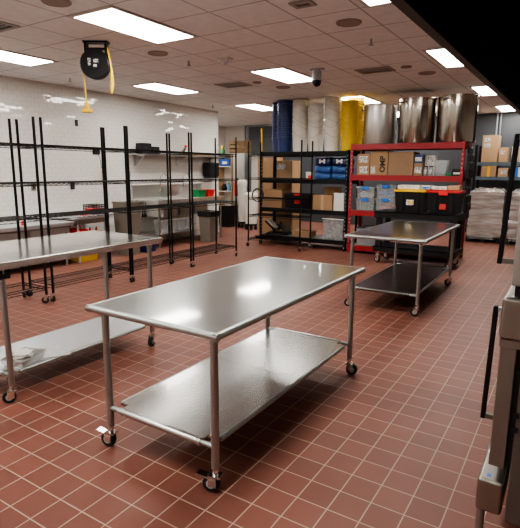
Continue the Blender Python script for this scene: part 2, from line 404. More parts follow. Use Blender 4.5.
# local x = across the drum face, local -y faces the viewer
part('bracket', MB().box(-.14, .14, -.05, .05, -.02, 0).box(-.13, -.10, -.035, .035, -.16, -.02).box(.10, .13, -.035, .035, -.16, -.02).box(-.13, .13, -.03, .03, -.09, -.07), M['blackmetal'], t)
dr = part('drum', MB().lathe([(.155, -.05), (.165, -.04), (.165, .04), (.155, .05)], (-.02, 0, -.245), 32, 'y').lathe([(.06, -.065), (.06, -.05)], (-.02, 0, -.245), 20, 'y'), M['blackplastic'], t)
part('rating_label', MB().box(-.085, -.055, -.068, -.066, -.27, -.19).box(-.02, .035, -.068, -.066, -.235, -.20).box(-.025, .015, -.068, -.066, -.285, -.255), M['paper'], dr, label='small white rating stickers')
part('cable', MB().tube([(-.165, 0, -.30), (-.160, 0, -.40), (-.15, 0, -.55), (-.146, 0, -.70)], .008, 8), M['yellow'], t, label='yellow cable')
part('cable_outlet', MB().box(-.025-.146, .025-.146, -.025, .025, -.735, -.66).box(-.205, -.087, -.03, .03, -.775, -.735), M['yellow'], t, label='yellow outlet block', bevel=.008)
part('cable', MB().tube([(.12, -.02, -.06), (.145, -.03, -.14), (.165, -.03, -.28), (.165, -.03, -.42)], .011, 8), M['yellow'], t, label='yellow cable')
part('plug', MB().tube([(.168, -.03, -.30), (.170, -.03, -.45), (.16, -.03, -.53), (.158, -.03, -.57)], [.012, .022, .02, .008], 10), M['yellow'], t, label='yellow plug')

# ------------------------------------------------------------------ casters and tables
def caster(parent, x, y, ang, r=.045, top=.13, brake=False, seg=20):
    """fork + wheel; ang = rolling direction; brake pedal sticks out along it"""
    rot = Matrix.Translation((x, y, 0)) @ Matrix.Rotation(ang, 4, 'Z')
    off = -.022
    f = MB().cyl((0, 0, top-.035), (0, 0, top), .016, 12).box(-.03, .03, -.026, .026, top-.045, top-.035)
    for s in (-1, 1): f.box(-.022+off*.5, .022+off*.5, s*.024-.002, s*.024+.002, r*.8, top-.04)
    c = part('caster', f.xform(rot), M['chrome'], parent)
    w = MB().lathe([(r*.5, -.017), (r*.93, -.017), (r, -.010), (r, .010), (r*.93, .017), (r*.5, .017)], (off, 0, r), seg, 'y')
    wl = part('wheel', w.xform(rot), M['rubber'], c, label='black rubber wheel')
    h = MB().lathe([(r*.52, -.019), (r*.52, .019)], (off, 0, r), 14, 'y').xform(rot)
    part('wheel_hub', h, M['hubgrey'], c, label='grey wheel hub')
    if brake:
        part('brake_pedal', MB().box(-.098, -.02, -.02, .02, top-.052, top-.044, Matrix.Rotation(.18, 4, 'Y')).xform(rot), M['chrome'], c)
    return c

def table(name, label, loc, L, W, H, edge, inset, shz, mats, cang, brakes, round_edge=True, rotz=0, rear=None, end=None, near=None):
    t = thing(name, label, 'table', loc, rotz, 'stainless work tables')
    tm = MB()
    if round_edge:
        r = edge/2
        tm.box(-W/2+r, W/2-r, -L/2+r, L/2-r, H-edge*.5, H-.002)
        top = part('tabletop', tm, mats[0], t)
        rim = MB(); z = H-r
        c4 = [(-W/2+r, -L/2+r), (W/2-r, -L/2+r), (W/2-r, L/2-r), (-W/2+r, L/2-r)]
        for i in range(4):
            a, b = c4[i], c4[(i+1) % 4]
            dx, dy = (b[0]-a[0]), (b[1]-a[1]); q = r*.8/math.hypot(dx, dy); rim.tube([(a[0]-dx*q, a[1]-dy*q, z), (b[0]+dx*q, b[1]+dy*q, z)], r, 12)
        part('rolled_edge', rim, M['steel_tube'], top, label='rolled steel rim')
    else:
        tm.box(-W/2, W/2, -L/2, L/2, H-edge, H)
        top = part('tabletop', tm, mats[0], t, bevel=.004)
    lx, ly = W/2-inset, L/2-inset; lr = -W/2+(rear or inset)
    yy = {-1: -L/2+(near or inset), 1: L/2-(end or inset)}
    for k, (sx, sy) in enumerate(((-1, -1), (1, -1), (1, 1), (-1, 1))):
        px, py = (lx if sx > 0 else lr), yy[sy]
        lg = part('leg', MB().cyl((px, py, .13), (px, py, H-edge*.6), .0205, 16), M['steel_tube'], t)
        part('leg_socket', MB().cyl((px, py, H-edge-.03), (px, py, H-edge*.5), .026, 16), M['steel_tube'], lg)
        caster(t, px, py, cang[k], brake=brakes[k])
    sm = MB()
    sm.box(lr+.02, lx-.02, yy[-1]+.06, yy[1]-.06, shz-.02, shz)
    shf = part('undershelf', sm, mats[1], t, bevel=.003)
    for s in (-1, 1):
        part('crossbar', MB().cyl((lr, yy[s], shz-.012), (lx, yy[s], shz-.012), .014, 12), M['steel_tube'], t)
        part('shelf_rim', MB().cyl((lr+.085, yy[s], shz-.012), (lx-.085, yy[s], shz-.012), .020, 12).box(lr+.085, lx-.085, min(yy[s], yy[s]-s*.07), max(yy[s], yy[s]-s*.07), shz-.006, shz+.001), mats[1], shf)
        xs = lx-.022 if s > 0 else lr+.022
        part('shelf_rim', MB().cyl((xs, yy[-1]+.075, shz-.012), (xs, yy[1]-.075, shz-.012), .014, 12), M['steel_tube'], shf)
    return t
T1 = table('work_table', 'long steel work table in the middle of the floor, casters with brake pedals', (-1.737, 2.61, 0), 1.875, .905, .855, .038, .075, .255, (M['steel_top'], M['steel_shelf']), (.15, .25, PI+.2, .5), (True, True, False, False))
part('shelf_seam', MB().box(-.36, .36, .06, .064, .2625, .2632), M['steel'], T1)
T3 = table('work_table', 'steel work table standing in front of the red storage rack', (-1.737, 6.24, 0), 1.93, .93, .863, .04, .075, .245, (M['steel_top_dull'], M['steel_dark']), (.4, .2, .3, 1.2), (False, False, False, False), rotz=.012)
T2 = table('work_table', 'steel work table with a pan and a paper on its bright lower shelf', (-3.53, 2.46, 0), 1.52, .92, .985, .05, .045, .205, (M['steel_bright'], M['galv']), (.6, 1.0, 1.9, .3), (False, False, False, False), round_edge=False, rear=.29, end=.125, near=.055)
part('bracket', MB().box(.34, .44, -.75, -.66, .87, .93), M['blackplastic'], T2, label='black bracket under the end of the top')

# pan and paper on table two's shelf
t = thing('loaf_pan', 'small steel pan holding white wrap on the lower shelf of the table', 'pan', (-3.24, 1.93, .206), .35)
part('body', MB().taper(0, 0, 0, .055, .15, .22, .18, .26, True, .004), M['steel'], t)
part('rim', MB().tube([(-.09, -.13, .055), (.09, -.13, .055), (.09, .13, .055), (-.09, .13, .055)], .005, 6, True), M['steel'], t)
wr = MB()
for k in range(7):
    a = k*.9; wr.box(-.05, .05, -.055, .055, .03+k*.006, .038+k*.006, Matrix.Rotation(a, 4, 'Z') @ Matrix.Rotation(.25*math.sin(k*2.1), 4, 'X'))
solo('crumpled_wrap', wr, M['white'], 'crumpled white wrap lying in the small pan', 'wrap', (-3.24, 1.93, .206))
solo('paper_sheet', MB().box(-.12, .12, -.11, .11, 0, .006), mat('paper_sheet', (.66, .68, .69), .35, noise=.25, nscale=14), 'pale plastic-covered paper lying beside the small pan', 'paper', (-3.24, 2.17, .2055), -.5)

# ------------------------------------------------------------------ wire shelving
def wire_shelf(Lx, Dy, z):
    m = MB(); r = .0045
    c4 = [(-Dy/2, -Lx/2), (Dy/2, -Lx/2), (Dy/2, Lx/2), (-Dy/2, Lx/2)]
    for zz in (z, z-.032):
        for i in range(4):
            a, b = c4[i], c4[(i+1) % 4]; m.tube([(*a, zz), (*b, zz)], r, 5)
    n = int(Lx/.032)
    for k in range(1, n): m.tube([(-Dy/2, -Lx/2+k*Lx/n, z+.003), (Dy/2, -Lx/2+k*Lx/n, z+.003)], .0022, 4, caps=False)
    for q in (-.12, .12): m.tube([(q, -Lx/2, z-.006), (q, Lx/2, z-.006)], .004, 4)
    nz = int(Lx/.07)
    for s in (-1, 1):
        m.tube([(s*Dy/2, -Lx/2+k*Lx/(2*nz), z if k % 2 else z-.032) for k in range(2*nz+1)], .003, 4)
    return m
def wire_unit(label, loc, Lx, levels, rotz=0, Dy=.46, H=2.15):
    t = thing('wire_shelving_unit', label, 'shelf', loc, rotz, 'black wire shelving units on casters')
    for sx, sy in ((-1, -1), (1, -1), (1, 1), (-1, 1)):
        x, y = sx*Dy/2, sy*Lx/2
        part('post', MB().cyl((x, y, .11), (x, y, H), .0155, 10), M['blackwire'], t)
        a = random.uniform(-1, 1.5)
        rot = Matrix.Translation((x, y, 0)) @ Matrix.Rotation(a, 4, 'Z')
        c = part('caster', MB().cyl((0, 0, .085), (0, 0, .12), .012, 8).box(-.025, .025, -.022, .022, .075, .088).box(-.03, .008, -.022, -.018, .04, .08).box(-.03, .008, .018, .022, .04, .08).xform(rot), M['chrome'], t)
        part('wheel', MB().lathe([(.03, -.013), (.042, -.011), (.042, .011), (.03, .013)], (-.018, 0, .042), 16, 'y').xform(rot), M['rubber'], c, label='black rubber wheel')
    for z in levels: part('shelf', wire_shelf(Lx, Dy, z), M['blackwire'], t)
    return t
LV = (.20, 1.02, 1.42, 1.85)
XW = -5.41
for lb, y0, y1 in (('black wire shelving unit at the picture edge, behind the table with the pan', 2.16, 3.44), ('second black wire shelving unit from the picture edge, along the tiled wall', 3.53, 4.77),
                   ('third black wire shelving unit, standing before the beige bin and the sink', 4.81, 6.08), ('fourth black wire shelving unit, in front of the paper towel dispenser', 6.14, 7.36)):
    wire_unit(lb, (XW, (y0+y1)/2, 0), y1-y0, LV)
wire_unit('black wire shelving unit standing crosswise in front of the black storage rack', (-5.10, 8.79, 0), 1.22, (.17, .66, 1.01, 1.42, 1.88), PI/2)

# ------------------------------------------------------------------ heavy storage racks
def rack(name, label, loc, W, D, levels, H, m, beam=.075, hole=True):
    t = thing(name, label, 'rack', loc)
    for sx, sy in ((0, 0), (1, 0), (1, 1), (0, 1)):
        x = sx*W; y = sy*D
        pm = MB()
        xa, xb = (x, x+.012) if sx == 0 else (x-.012, x)
        pm.box(min(x, x+(.05 if sx == 0 else -.05)), max(x, x+(.05 if sx == 0 else -.05)), y-.004, y+.004, 0, H)
        pm.box(min(xa, xb), max(xa, xb), min(y, y+(.06 if sy == 0 else -.06)), max(y, y+(.06 if sy == 0 else -.06)), 0, H)
        pm.box(x-.03+(.03 if sx == 0 else -.03), x+.03+(.03 if sx == 0 else -.03), y-.03, y+.03, 0, .012)
        pm.mi = 1
        if hole and sy == 0:
            cx = x+(.03 if sx == 0 else -.03)
            for k in range(int(H/.075)): pm.box(cx-.006, cx+.006, y-.0052, y-.004, .05+k*.075, .075+k*.075)
        part('post', pm, [m, M['hole']], t)
    for z in levels:
        for sy in (0, 1): part('beam', MB().box(.005, W-.005, sy*D-.018+(.0 if sy else .0), sy*D+.018, z-beam, z), m, t)
        for sx in (0, 1): part('side_beam', MB().box(sx*W-.01 if sx else 0, W if sx else .012, .02, D-.02, z-beam*.8, z-.012), m, t)
        part('deck', MB().box(.015, W-.015, .015, D-.015, z-.016, z-.002), M['deckwood'], t)
    return t
BX, BY, BW, BD = -5.75, 9.08, 2.01, .60
rack('storage_rack', 'black steel storage rack carrying stacks of buckets on top', (BX, BY, 0), BW, BD, (.20, .79, 1.40, 1.955), 1.965, M['blackmetal'], .085)
RX, RY, RW, RD = -3.68, 9.02, 2.045, .62
rack('storage_rack', 'red steel storage rack carrying tall steel pots on top', (RX, RY, 0), RW, RD, (.15, .83, 1.50, 2.065), 2.085, M['redmetal'], .10)

# buckets --------------------------------------------------------------------
def bucket_mesh(col):
    m = MB()
    m.lathe([(.142, 0), (.157, .296), (.170, .298), (.170, .310), (.1595, .313), (.1595, .350), (.172, .353), (.172, .37), (.158, .37), (.139, .006)], seg=28)
    return m
ORD = ['topmost', 'second from the top', 'third from the top', 'fourth from the top', 'fifth from the top', 'sixth from the top', 'seventh from the top', 'bottom one']
def stack(kind, m, x, y, z, n, where, ear, pitch=.094):
    protos = []
    for k in range(n):                                       # k counts from the bottom
        pos = ORD[n-1-k] if k else 'lowest and fully visible one'
        lb = f'{kind} plastic bucket, {pos} in the {where}'
        loc = (x, y, z+k*pitch)
        rz = ear+random.uniform(-.9, .9)
        if k == 0 or (kind == 'white' and k == 1):
            b = thing('bucket', lb, 'bucket', loc, rz, f'{kind} nested buckets')
            part('shell', bucket_mesh(m), m, b)
            pts = [(.1745*math.cos(a), -.1745*abs(math.sin(a))*.99-.002, .335-.15*math.sin(a)*(1+.5*math.cos(a))) for a in [PI*i/14 for i in range(15)]]
            part('handle', MB().tube(pts, .0028, 5), m if (kind != 'white' or k == 0) else M['greyplastic'], b)
            (protos.append(b))
        else: dup(protos[-1] if k in (3, 4, 6) else protos[0], loc, rz, lb)
ZB = 1.957
stack('blue', M['bucketblue'], -5.265, 9.28, ZB, 8, 'blue stack beside the white ones', .5)
stack('blue', M['bucketblue'], -5.52, 9.49, ZB, 8, 'half hidden outer blue stack', .5)
stack('white', M['bucketwhite'], -4.91, 9.28, ZB, 8, 'white stack touching the blue one', .7)
stack('white', M['bucketwhite'], -4.55, 9.28, ZB, 7, 'middle white stack', -.5)
stack('white', M['bucketwhite'], -4.19, 9.28, ZB, 8, 'white stack touching the yellow one', .5)
stack('yellow', M['bucketyellow'], -3.83, 9.26, ZB, 7, 'front yellow stack', .3)
stack('yellow', M['bucketyellow'], -3.85, 9.61, ZB, 8, 'rear yellow stack, the taller one', .2)

# stock pots -------------------------------------------------------------------
def pot(label, x, y, z, r, h, m, ang):
    t = thing('stock_pot', label, 'pot', (x, y, z), 0, 'tall stock pots on the red rack')
    part('body', MB().lathe([(r*.97, 0), (r, .02), (r, h-.02), (r+.008, h-.018), (r+.008, h-.002), (r, h), (r-.006, h), (r-.008, .02)], seg=48), m, t)
    for s in (-1, 1):
        pts = [(s*(r-.002), -.075, h-.07), (s*(r+.035), -.06, h-.065), (s*(r+.045), 0, h-.062), (s*(r+.035), .06, h-.065), (s*(r-.002), .075, h-.07)]
        part('handle', MB().tube(pts, .012, 8).xform(Matrix.Rotation(ang, 4, 'Z')), M['steel_tube'], t)
    return t
ZP = 2.067
pot('shorter steel stock pot with milky film, next to the yellow buckets', -3.235, 9.32, ZP, .30, .70, M['potsteel_d'], .4)
pot('steel stock pot in the middle of the three on the red rack', -2.55, 9.33, ZP, .325, .78, M['potsteel'], -2.2)
pot('steel stock pot at the outer end of the red rack, near the dark wall', -1.865, 9.33, ZP, .325, .785, M['potsteel'], -2.0)
# film lid on the first pot
# ------------------------------------------------------------------ cartons
def carton(label, x0, x1, y0, y1, z0, z1, m='card', tape='y', paper=None, name='cardboard_box', group=None, rotz=0, tapem='tape', text=None):
    cx, cy = (x0+x1)/2, (y0+y1)/2; w, d, h = x1-x0, y1-y0, z1-z0
    t = thing(name, label, 'box', (cx, cy, z0), rotz, group)
    part('body', MB().box(-w/2, w/2, -d/2, d/2, 0, h), M[m], t, bevel=.004)
    if tape == 'y': part('tape', MB().box(-.025, .025, -d/2-.0015, d/2, h-.001, h+.001).box(-.025, .025, -d/2-.0015, -d/2+.001, h-.09, h), M[tapem], t)
    if tape == 'x': part('tape', MB().box(-w/2, w/2, -.02, .02, h-.001, h+.001).box(-w/2, w/2, -d/2-.0015, -d/2+.001, h*.5-.02, h*.5+.02), M[tapem], t)
    if tape == 'v': part('tape', MB().box(-.03, .03, -d/2-.0015, -d/2+.001, 0, h), M[tapem], t)
    for p in paper or ():
        part('shipping_label', MB().box(-w/2+p[0], -w/2+p[1], -d/2-.003, -d/2-.001, p[2], p[3]), M['paper'], t, label='white printed label')
    if text:
        tc = bpy.data.curves.new('lettering', 'FONT'); tc.body = text[0]; tc.size = text[1]; tc.align_x = 'CENTER'; tc.align_y = 'CENTER'; tc.extrude = .0005; tc.offset = .004
        tc.materials.append(M['dark'])
        tmp = bpy.data.objects.new('lettering_source', tc); C.objects.link(tmp)
        me = bpy.data.meshes.new_from_object(tmp.evaluated_get(bpy.context.evaluated_depsgraph_get())); bpy.data.objects.remove(tmp); bpy.data.curves.remove(tc)
        o = bpy.data.objects.new('lettering', me); C.objects.link(o); o.parent = t
        o.matrix_local = Matrix.Translation((text[2], -d/2-.0025, text[3])) @ Matrix.Rotation(PI/2, 4, 'X') @ Matrix.Rotation(text[4], 4, 'Z')
    return t
# behind the black rack
carton('tall cardboard box standing on another behind the black rack, beside the yellow pole', -6.25, -5.84, 9.76, 10.2, .93, 1.87, 'card2', 'y', group='boxes behind the black rack')
carton('cardboard box on the floor behind the black rack, beside the yellow pole', -6.25, -5.84, 9.76, 10.2, 0, .93, 'card2', 'y', group='boxes behind the black rack')
carton('cardboard box with white label standing on another behind the black rack', -5.82, -5.34, 9.76, 10.2, .86, 1.79, 'card2', 'y', [(.05, .30, .74, .86)], group='boxes behind the black rack')
carton('cardboard box on the floor behind the black rack, under the one with the white label', -5.82, -5.32, 9.76, 10.2, 0, .86, 'card', 'y', group='boxes behind the black rack')
# on the black rack
Z1, Z2, Z3 = .20, .79, 1.40
carton('open-topped brown box on the black rack, above the folded stool', -5.68, -5.24, 9.14, 9.55, Z2, 1.17, 'card', None)
t = thing('storage_bin', 'black plastic bin with red label on the black rack between two cardboard boxes', 'bin', (-4.89, 9.34, Z2))
part('body', MB().taper(0, 0, 0, .30, .52, .34, .60, .40, True, .006), M['blackplastic'], t)
part('rim', MB().box(-.305, .305, -.205, -.19, .28, .31).box(-.305, .305, .19, .205, .28, .31).box(-.305, -.29, -.19, .19, .28, .31).box(.29, .305, -.19, .19, .28, .31), M['blackplastic'], t)
part('label_patch', MB().box(-.05, .07, -.198, -.188, .10, .20, Matrix.Rotation(-.09, 4, 'X')), M['red'], t, label='red and white label')
part('handle', MB().box(-.06, .07, -.212, -.206, .275, .31), M['redbright'], t, label='red grip')
carton('taped cardboard box on the black rack, next to a tall white box', -4.52, -4.08, 9.14, 9.5, Z2, 1.09, 'card', 'v')
carton('tall white box on the black rack at the end beside the red rack', -4.05, -3.83, 9.14, 9.45, Z2, 1.14, 'white', None, name='white_box')
carton('flat cardboard box standing behind the white box on the black rack', -4.45, -4.10, 9.52, 9.66, Z2, 1.24, 'card2', None)
solo('spray_bottle', MB().lathe([(.05, 0), (.05, .18), (.02, .25), (.02, .32)], seg=14), M['green'], 'green bottle behind the white box on the black rack', 'bottle', (-3.92, 9.56, Z2))
# bags
def bag(x, y, z, w, h, m, lb, logo):
    t = thing('pet_food_bag', lb, 'bag', (x, y, z), 0, 'blue bags on the black rack')
    b = MB(); bm = b.bm
    bmesh.ops.create_icosphere(bm, subdivisions=3, radius=1)
    for v in bm.verts:
        p = v.co
        v.co = Vector((math.copysign(abs(p.x)**.28, p.x)*w/2, math.copysign(abs(p.y)**.4, p.y)*.20, (math.copysign(abs(p.z)**.5, p.z)*.5+.5)*h+.008*math.sin(p.x*5+p.y*3)))
    for f in bm.faces: f.material_index = 0
    part('sack', b, m, t)
    part('seam', MB().box(-w/2-.012, -w/2+.02, -.12, .12, h*.45, h*.52), m, t)
    if logo:                                              # plain white bone-shaped patch
        s = MB(); yy = -.199
        s.box(-.045, .045, yy-.012, yy, h*.44, h*.64)
        for sx in (-1, 1):
            for sz in (.40, .68): s.lathe([(.022, -.012), (.022, 0)], (sx*.048, yy, h*sz), 12, 'y')
        part('logo', s, M['white'], t, label='white bone-shaped patch')
    return t
bag(-4.335, 9.36, Z3, .37, .135, M['bluebag2'], 'blue bag at the bottom of the bag pile, on the side of the black bin', False)
bag(-3.965, 9.36, Z3, .355, .135, M['bluebag2'], 'blue bag at the bottom of the bag pile, on the side of the red rack', False)
bag(-4.335, 9.36, Z3+.135, .37, .135, M['bluebag2'], 'middle blue bag of the bag pile, in the column away from the red rack', False)
bag(-3.965, 9.36, Z3+.135, .355, .135, M['bluebag2'], 'middle blue bag of the bag pile, in the column by the red rack', False)
bag(-4.335, 9.36, Z3+.27, .37, .165, M['bluebag'], 'dark blue bag with white patch on top of the pile, away from the red rack', True)
bag(-3.965, 9.36, Z3+.27, .355, .165, M['bluebag'], 'dark blue bag with white patch on top of the pile, beside the red rack', True)
t = thing('small_carton', 'small red and white carton beside the blue bags', 'box', (-4.66, 9.28, Z3))
part('body', MB().box(-.07, .07, -.05, .05, 0, .13), M['white'], t); part('front_print', MB().box(-.02, .071, -.0515, -.0505, .0, .08), M['redbright'], t, label='red print'); part('lid', MB().box(-.072, .072, -.052, .052, .13, .15), M['white'], t)
# bottom deck
t = thing('step_stool', 'folded black and white step stool on the bottom of the black rack', 'stool', (-5.42, 9.32, Z1), .25)
tl = Matrix.Rotation(.75, 4, 'Y')
part('frame', MB().box(-.30, .02, -.17, -.14, .17, .20, tl).box(-.30, .02, .14, .17, .17, .20, tl).box(-.05, .27, -.17, -.14, .12, .15, tl).box(-.05, .27, .14, .17, .12, .15, tl).box(-.24, .26, -.17, .17, 0, .03), M['blackmetal'], t)
part('step', MB().box(-.26, .0, -.14, .14, .22, .235, tl), M['white'], t, label='white step')
part('step', MB().box(.02, .26, -.14, .14, .14, .155, tl), M['blackplastic'], t, label='black step')
t = thing('produce_tray', 'shallow cardboard tray of produce on the bottom of the black rack', 'tray', (-4.78, 9.30, Z1))
part('body', MB().taper(0, 0, 0, .12, .40, .30, .42, .32, True, .006), M['card'], t)
part('flap', MB().box(-.21, -.10, -.155, .155, .12, .126, Matrix.Rotation(.6, 4, 'Y')).box(.21, .33, -.155, .155, .13, .136, Matrix.Rotation(-.3, 4, 'Y')), M['card2'], t)
for k in range(6):
    solo('onion', MB().lathe([(.012, 0), (.040, .015), (.048, .04), (.036, .068), (.008, .082)], seg=12), M['produce'],
         'tan round onion in the ' + ['front row of the cardboard tray, first', 'front row of the cardboard tray, second', 'front row of the cardboard tray, third', 'rear row of the cardboard tray, first', 'rear row of the cardboard tray, second', 'rear row of the cardboard tray, third'][k], 'onion',
         (-4.89+.11*(k % 3), 9.25+.10*(k//3), Z1+.03), 0, 'onions in the tray')
t = thing('food_tub', 'large clear tub with crumpled contents at the end of the black rack bottom deck', 'tub', (-4.04, 9.32, Z1))
part('body', MB().taper(0, 0, 0, .42, .40, .34, .46, .40, True, .005), M['clearbox'], t)
part('rim', MB().tube([(-.235, -.205, .42), (.235, -.205, .42), (.235, .205, .42), (-.235, .205, .42)], .012, 6, True), M['white'], t)
cr = MB()
for k in range(26): cr.box(-.05, .05, -.04, .04, -.02, .02, Matrix.Translation((random.uniform(-.14, .14), random.uniform(-.1, .1), random.uniform(.04, .30))) @ Matrix.Rotation(random.uniform(0, 3), 4, 'Z') @ Matrix.Rotation(random.uniform(0, 3), 4, 'X'), (0, 0, 0))
cr_o = part('contents', cr, mat('crumpled_packs', (.42, .40, .38), .4, noise=.5, nscale=16), t)
t = thing('hose_coil', 'black hose coil hung on the outer post of the black rack', 'hose', (-5.78, 9.05, 1.05))
part('coil', MB().tube([(.14*math.cos(a), -.02+.01*math.sin(a*3), .14*math.sin(a)) for a in [2*PI*k/24 for k in range(24)]], .012, 6, True).tube([(.13*math.cos(a), -.045, -.01+.125*math.sin(a)) for a in [2*PI*k/24 for k in range(24)]], .011, 6, True), M['rubber'], t)
t = thing('telescopic_pole', 'yellow pole sticking up behind the outer post of the black rack', 'pole', (-6.13, 9.725, 0))
part('handle', MB().cyl((0, 0, .05), (0, 0, 2.5), .017, 10), M['yellow'], t); part('brush_head', MB().box(-.15, .15, -.025, .025, 0, .06), M['blackplastic'], t)

# ------------------------------------------------------------------ red rack contents
R1, R2, R3 = .15, .83, 1.50
carton('small brown box with white label, upper of two at the end of the red rack', -3.57, -3.325, 9.10, 9.45, R3+.20, R3+.395, 'card', None, [(.03, .20, .03, .15)])
carton('small brown box with white label, lower of two at the end of the red rack', -3.57, -3.325, 9.10, 9.45, R3, R3+.20, 'card', None, [(.05, .21, .03, .16)])
carton('brown box with large sideways black letters on the red rack', -3.315, -2.975, 9.10, 9.5, R3, R3+.44, 'card', None, [(.02, .11, .03, .16)], text=('OMP', .14, .075, .20, PI/2))
carton('largest plain brown box on the red rack, next to the lettered one', -2.965, -2.51, 9.10, 9.55, R3, R3+.42, 'card3', None)
def small(name, label, cat, x, y, z, w, d, h, m, mtop=None, group=None):
    t = thing(name, label, cat, (x, y, z), 0, group)
    part('body', MB().box(-w/2, w/2, -d/2, d/2, 0, h), M[m], t, bevel=.003)
    if mtop: part('front_label', MB().box(-w*.38, w*.38, -d/2-.0015, -d/2-.0005, h*.2, h*.7), M[mtop], t)
    return t
small('spice_carton', 'small dark carton with pale label below the blue one on the red rack', 'box', -2.42, 9.2, R3, .15, .18, .22, 'card3', 'paper')
small('spice_carton', 'small blue and white carton topping the pile beside the plain brown box', 'box', -2.42, 9.2, R3+.22, .15, .18, .15, 'bucketblue', 'paper')
def jar(x, y, z, r, h, lb, body='glass', lid='blackplastic'):
    t = thing('jar', lb, 'jar', (x, y, z), 0, 'jars on the red rack')
    part('body', MB().lathe([(r, 0), (r, h*.8), (r*.8, h*.88), (r*.8, h*.9)], seg=16), M[body], t)
    part('lid', MB().lathe([(r*.88, h*.88), (r*.88, h), (r*.8, h*1.01)], seg=16), M[lid], t)
    part('front_label', MB().box(-r*.6, r*.6, -r-.003, -r*.8, h*.2, h*.6), M['paper'], t)
jar(-2.295, 9.16, R3, .038, .17, 'labelled jar on the red rack, front one next to the cartons')
jar(-2.205, 9.17, R3, .038, .17, 'labelled jar on the red rack, front one next to the clear tub')
carton('small white carton with printed label behind the jars on the red rack', -2.34, -2.16, 9.25, 9.40, R3, R3+.36, 'white', None, [(.02, .15, .19, .33)], name='white_carton')
t = thing('deli_tub', 'clear plastic tub on the red rack beside the labelled jars', 'tub', (-2.03, 9.22, R3)); part('body', MB().taper(0, 0, .05, .27, .17, .17, .22, .22, True, .004), M['clear'], t); part('base', MB().box(-.09, .09, -.09, .09, 0, .05), M['clear'], t); part('rim', MB().tube([(-.112, -.112, .27), (.112, -.112, .27), (.112, .112, .27), (-.112, .112, .27)], .006, 6, True), M['clear'], t)
solo('green_lid', MB().lathe([(.055, 0), (.055, .03), (.03, .045)], seg=16), M['green'], 'small green lid between the clear tub and the black device', 'lid', (-1.90, 9.15, R3))
t = thing('label_scale', 'black device with a white strip on the red rack', 'scale', (-1.75, 9.2, R3)); part('body', MB().taper(0, 0, 0, .12, .20, .2, .17, .16), M['blackplastic'], t); part('display', MB().box(-.06, .07, -.1, -.095, .03, .06, Matrix.Rotation(-.15, 4, 'X')), M['white'], t, label='white strip')
solo('grey_tray', MB().box(-.02, .02, -.3, .3, 0, .02).box(-.9, .02, -.305, -.285, 0, .018), M['greyplastic'], 'long grey bar lying along the upper red rack shelf', 'bar', (-1.60, 9.36, R3)) if False else None
# clear storage boxes
def clearbox(x, z, w, h, lb, lid, fill):
    t = thing('storage_box', lb, 'box', (x, 9.25, z), 0, 'clear storage boxes on the red rack')
    part('body', MB().taper(0, 0, 0, h-.03, w-.05, .27, w-.02, .30, True, .004), M['clearbox'], t)
    part('lid', MB().box(-w/2, w/2, -.16, .16, h-.03, h), M[lid], t, bevel=.006)
    part('latch', MB().box(-.07, .07, -.172, -.158, h-.06, h-.005), M['bluelatch'], t, label='blue latch')
    f = MB()
    for k in range(12): f.box(-.045, .045, -.04, .04, -.02, .02, Matrix.Translation((random.uniform(-w/2+.08, w/2-.08), random.uniform(-.07, .07), random.uniform(.03, h*.5))) @ Matrix.Rotation(random.uniform(0, 3), 4, 'Z') @ Matrix.Rotation(random.uniform(-.6, .6), 4, 'X'), (0, 0, 0))
    part('contents', f, M[fill], t)
clearbox(-3.385, R2, .385, .235, 'clear box with blue latch, lower one by the outer post of the red rack', 'clear', 'green')
clearbox(-2.985, R2, .385, .245, 'clear box with blue latch, lower one next to the yellow-lidded tote', 'clear', 'red')
clearbox(-3.385, R2+.235, .37, .22, 'clear box with grey-green lid, upper one by the outer post of the red rack', 'teal', 'white')
clearbox(-2.985, R2+.245, .385, .25, 'clear box with blue latch, upper one next to the yellow-lidded tote', 'clear', 'bluelatch')
# black utility cart in front of the rack
CX0, CX1, CY0, CY1, CZ = -2.88, -1.50, 8.22, 8.84, .90
t = thing('utility_cart', 'black plastic utility cart parked in front of the red rack', 'cart', ((CX0+CX1)/2, (CY0+CY1)/2, 0))
w, d = CX1-CX0, CY1-CY0
for z, h_ in ((CZ, .11), (.30, .10)):
    part('tray', MB().box(-w/2, w/2, -d/2, d/2, z-.03, z).box(-w/2, w/2, -d/2, -d/2+.03, z-h_, z).box(-w/2, w/2, d/2-.03, d/2, z-h_, z).box(-w/2, -w/2+.03, -d/2+.03, d/2-.03, z-h_, z).box(w/2-.03, w/2, -d/2+.03, d/2-.03, z-h_, z), M['blackplastic'], t, bevel=.008)
for sx in (-1, 1):
    for sy in (-1, 1):
        part('leg', MB().taper(sx*(w/2-.08), sy*(d/2-.06), .28, CZ-.03, .09, .07, .09, .07), M['blackplastic'], t)
        caster(t, sx*(w/2-.09), sy*(d/2-.07), .3*sx, r=.06, top=.21)
def tote(x, lb, lid, lblm):
    t = thing('storage_tote', lb, 'tote', (x, 8.50, CZ), 0, 'black lidded totes')
    b = MB().taper(0, 0, 0, .34, .44, .34, .50, .40)
    for k in (-.13, .13): b.taper(k, -.185, .02, .30, .05, .03, .05, .05)
    part('body', b, M['blackplastic'], t)
    part('lid', MB().box(-.265, .265, -.215, .215, .335, .37).box(-.22, .22, -.17, .17, .37, .385), M[lid], t, bevel=.008)
    return t
t = tote(-2.315, 'black tote with yellow lid on the black cart', 'yellow', None)
part('front_label', MB().box(-.05, .07, -.197, -.19, .12, .21, Matrix.Rotation(-.09, 4, 'X')), M['paper'], t, label='white label with yellow mark'); part('label_mark', MB().box(-.0, .06, -.2, -.196, .14, .19, Matrix.Rotation(-.09, 4, 'X')), M['yellow'], t)
t = tote(-1.775, 'black tote with red lid on the black cart', 'red', None)
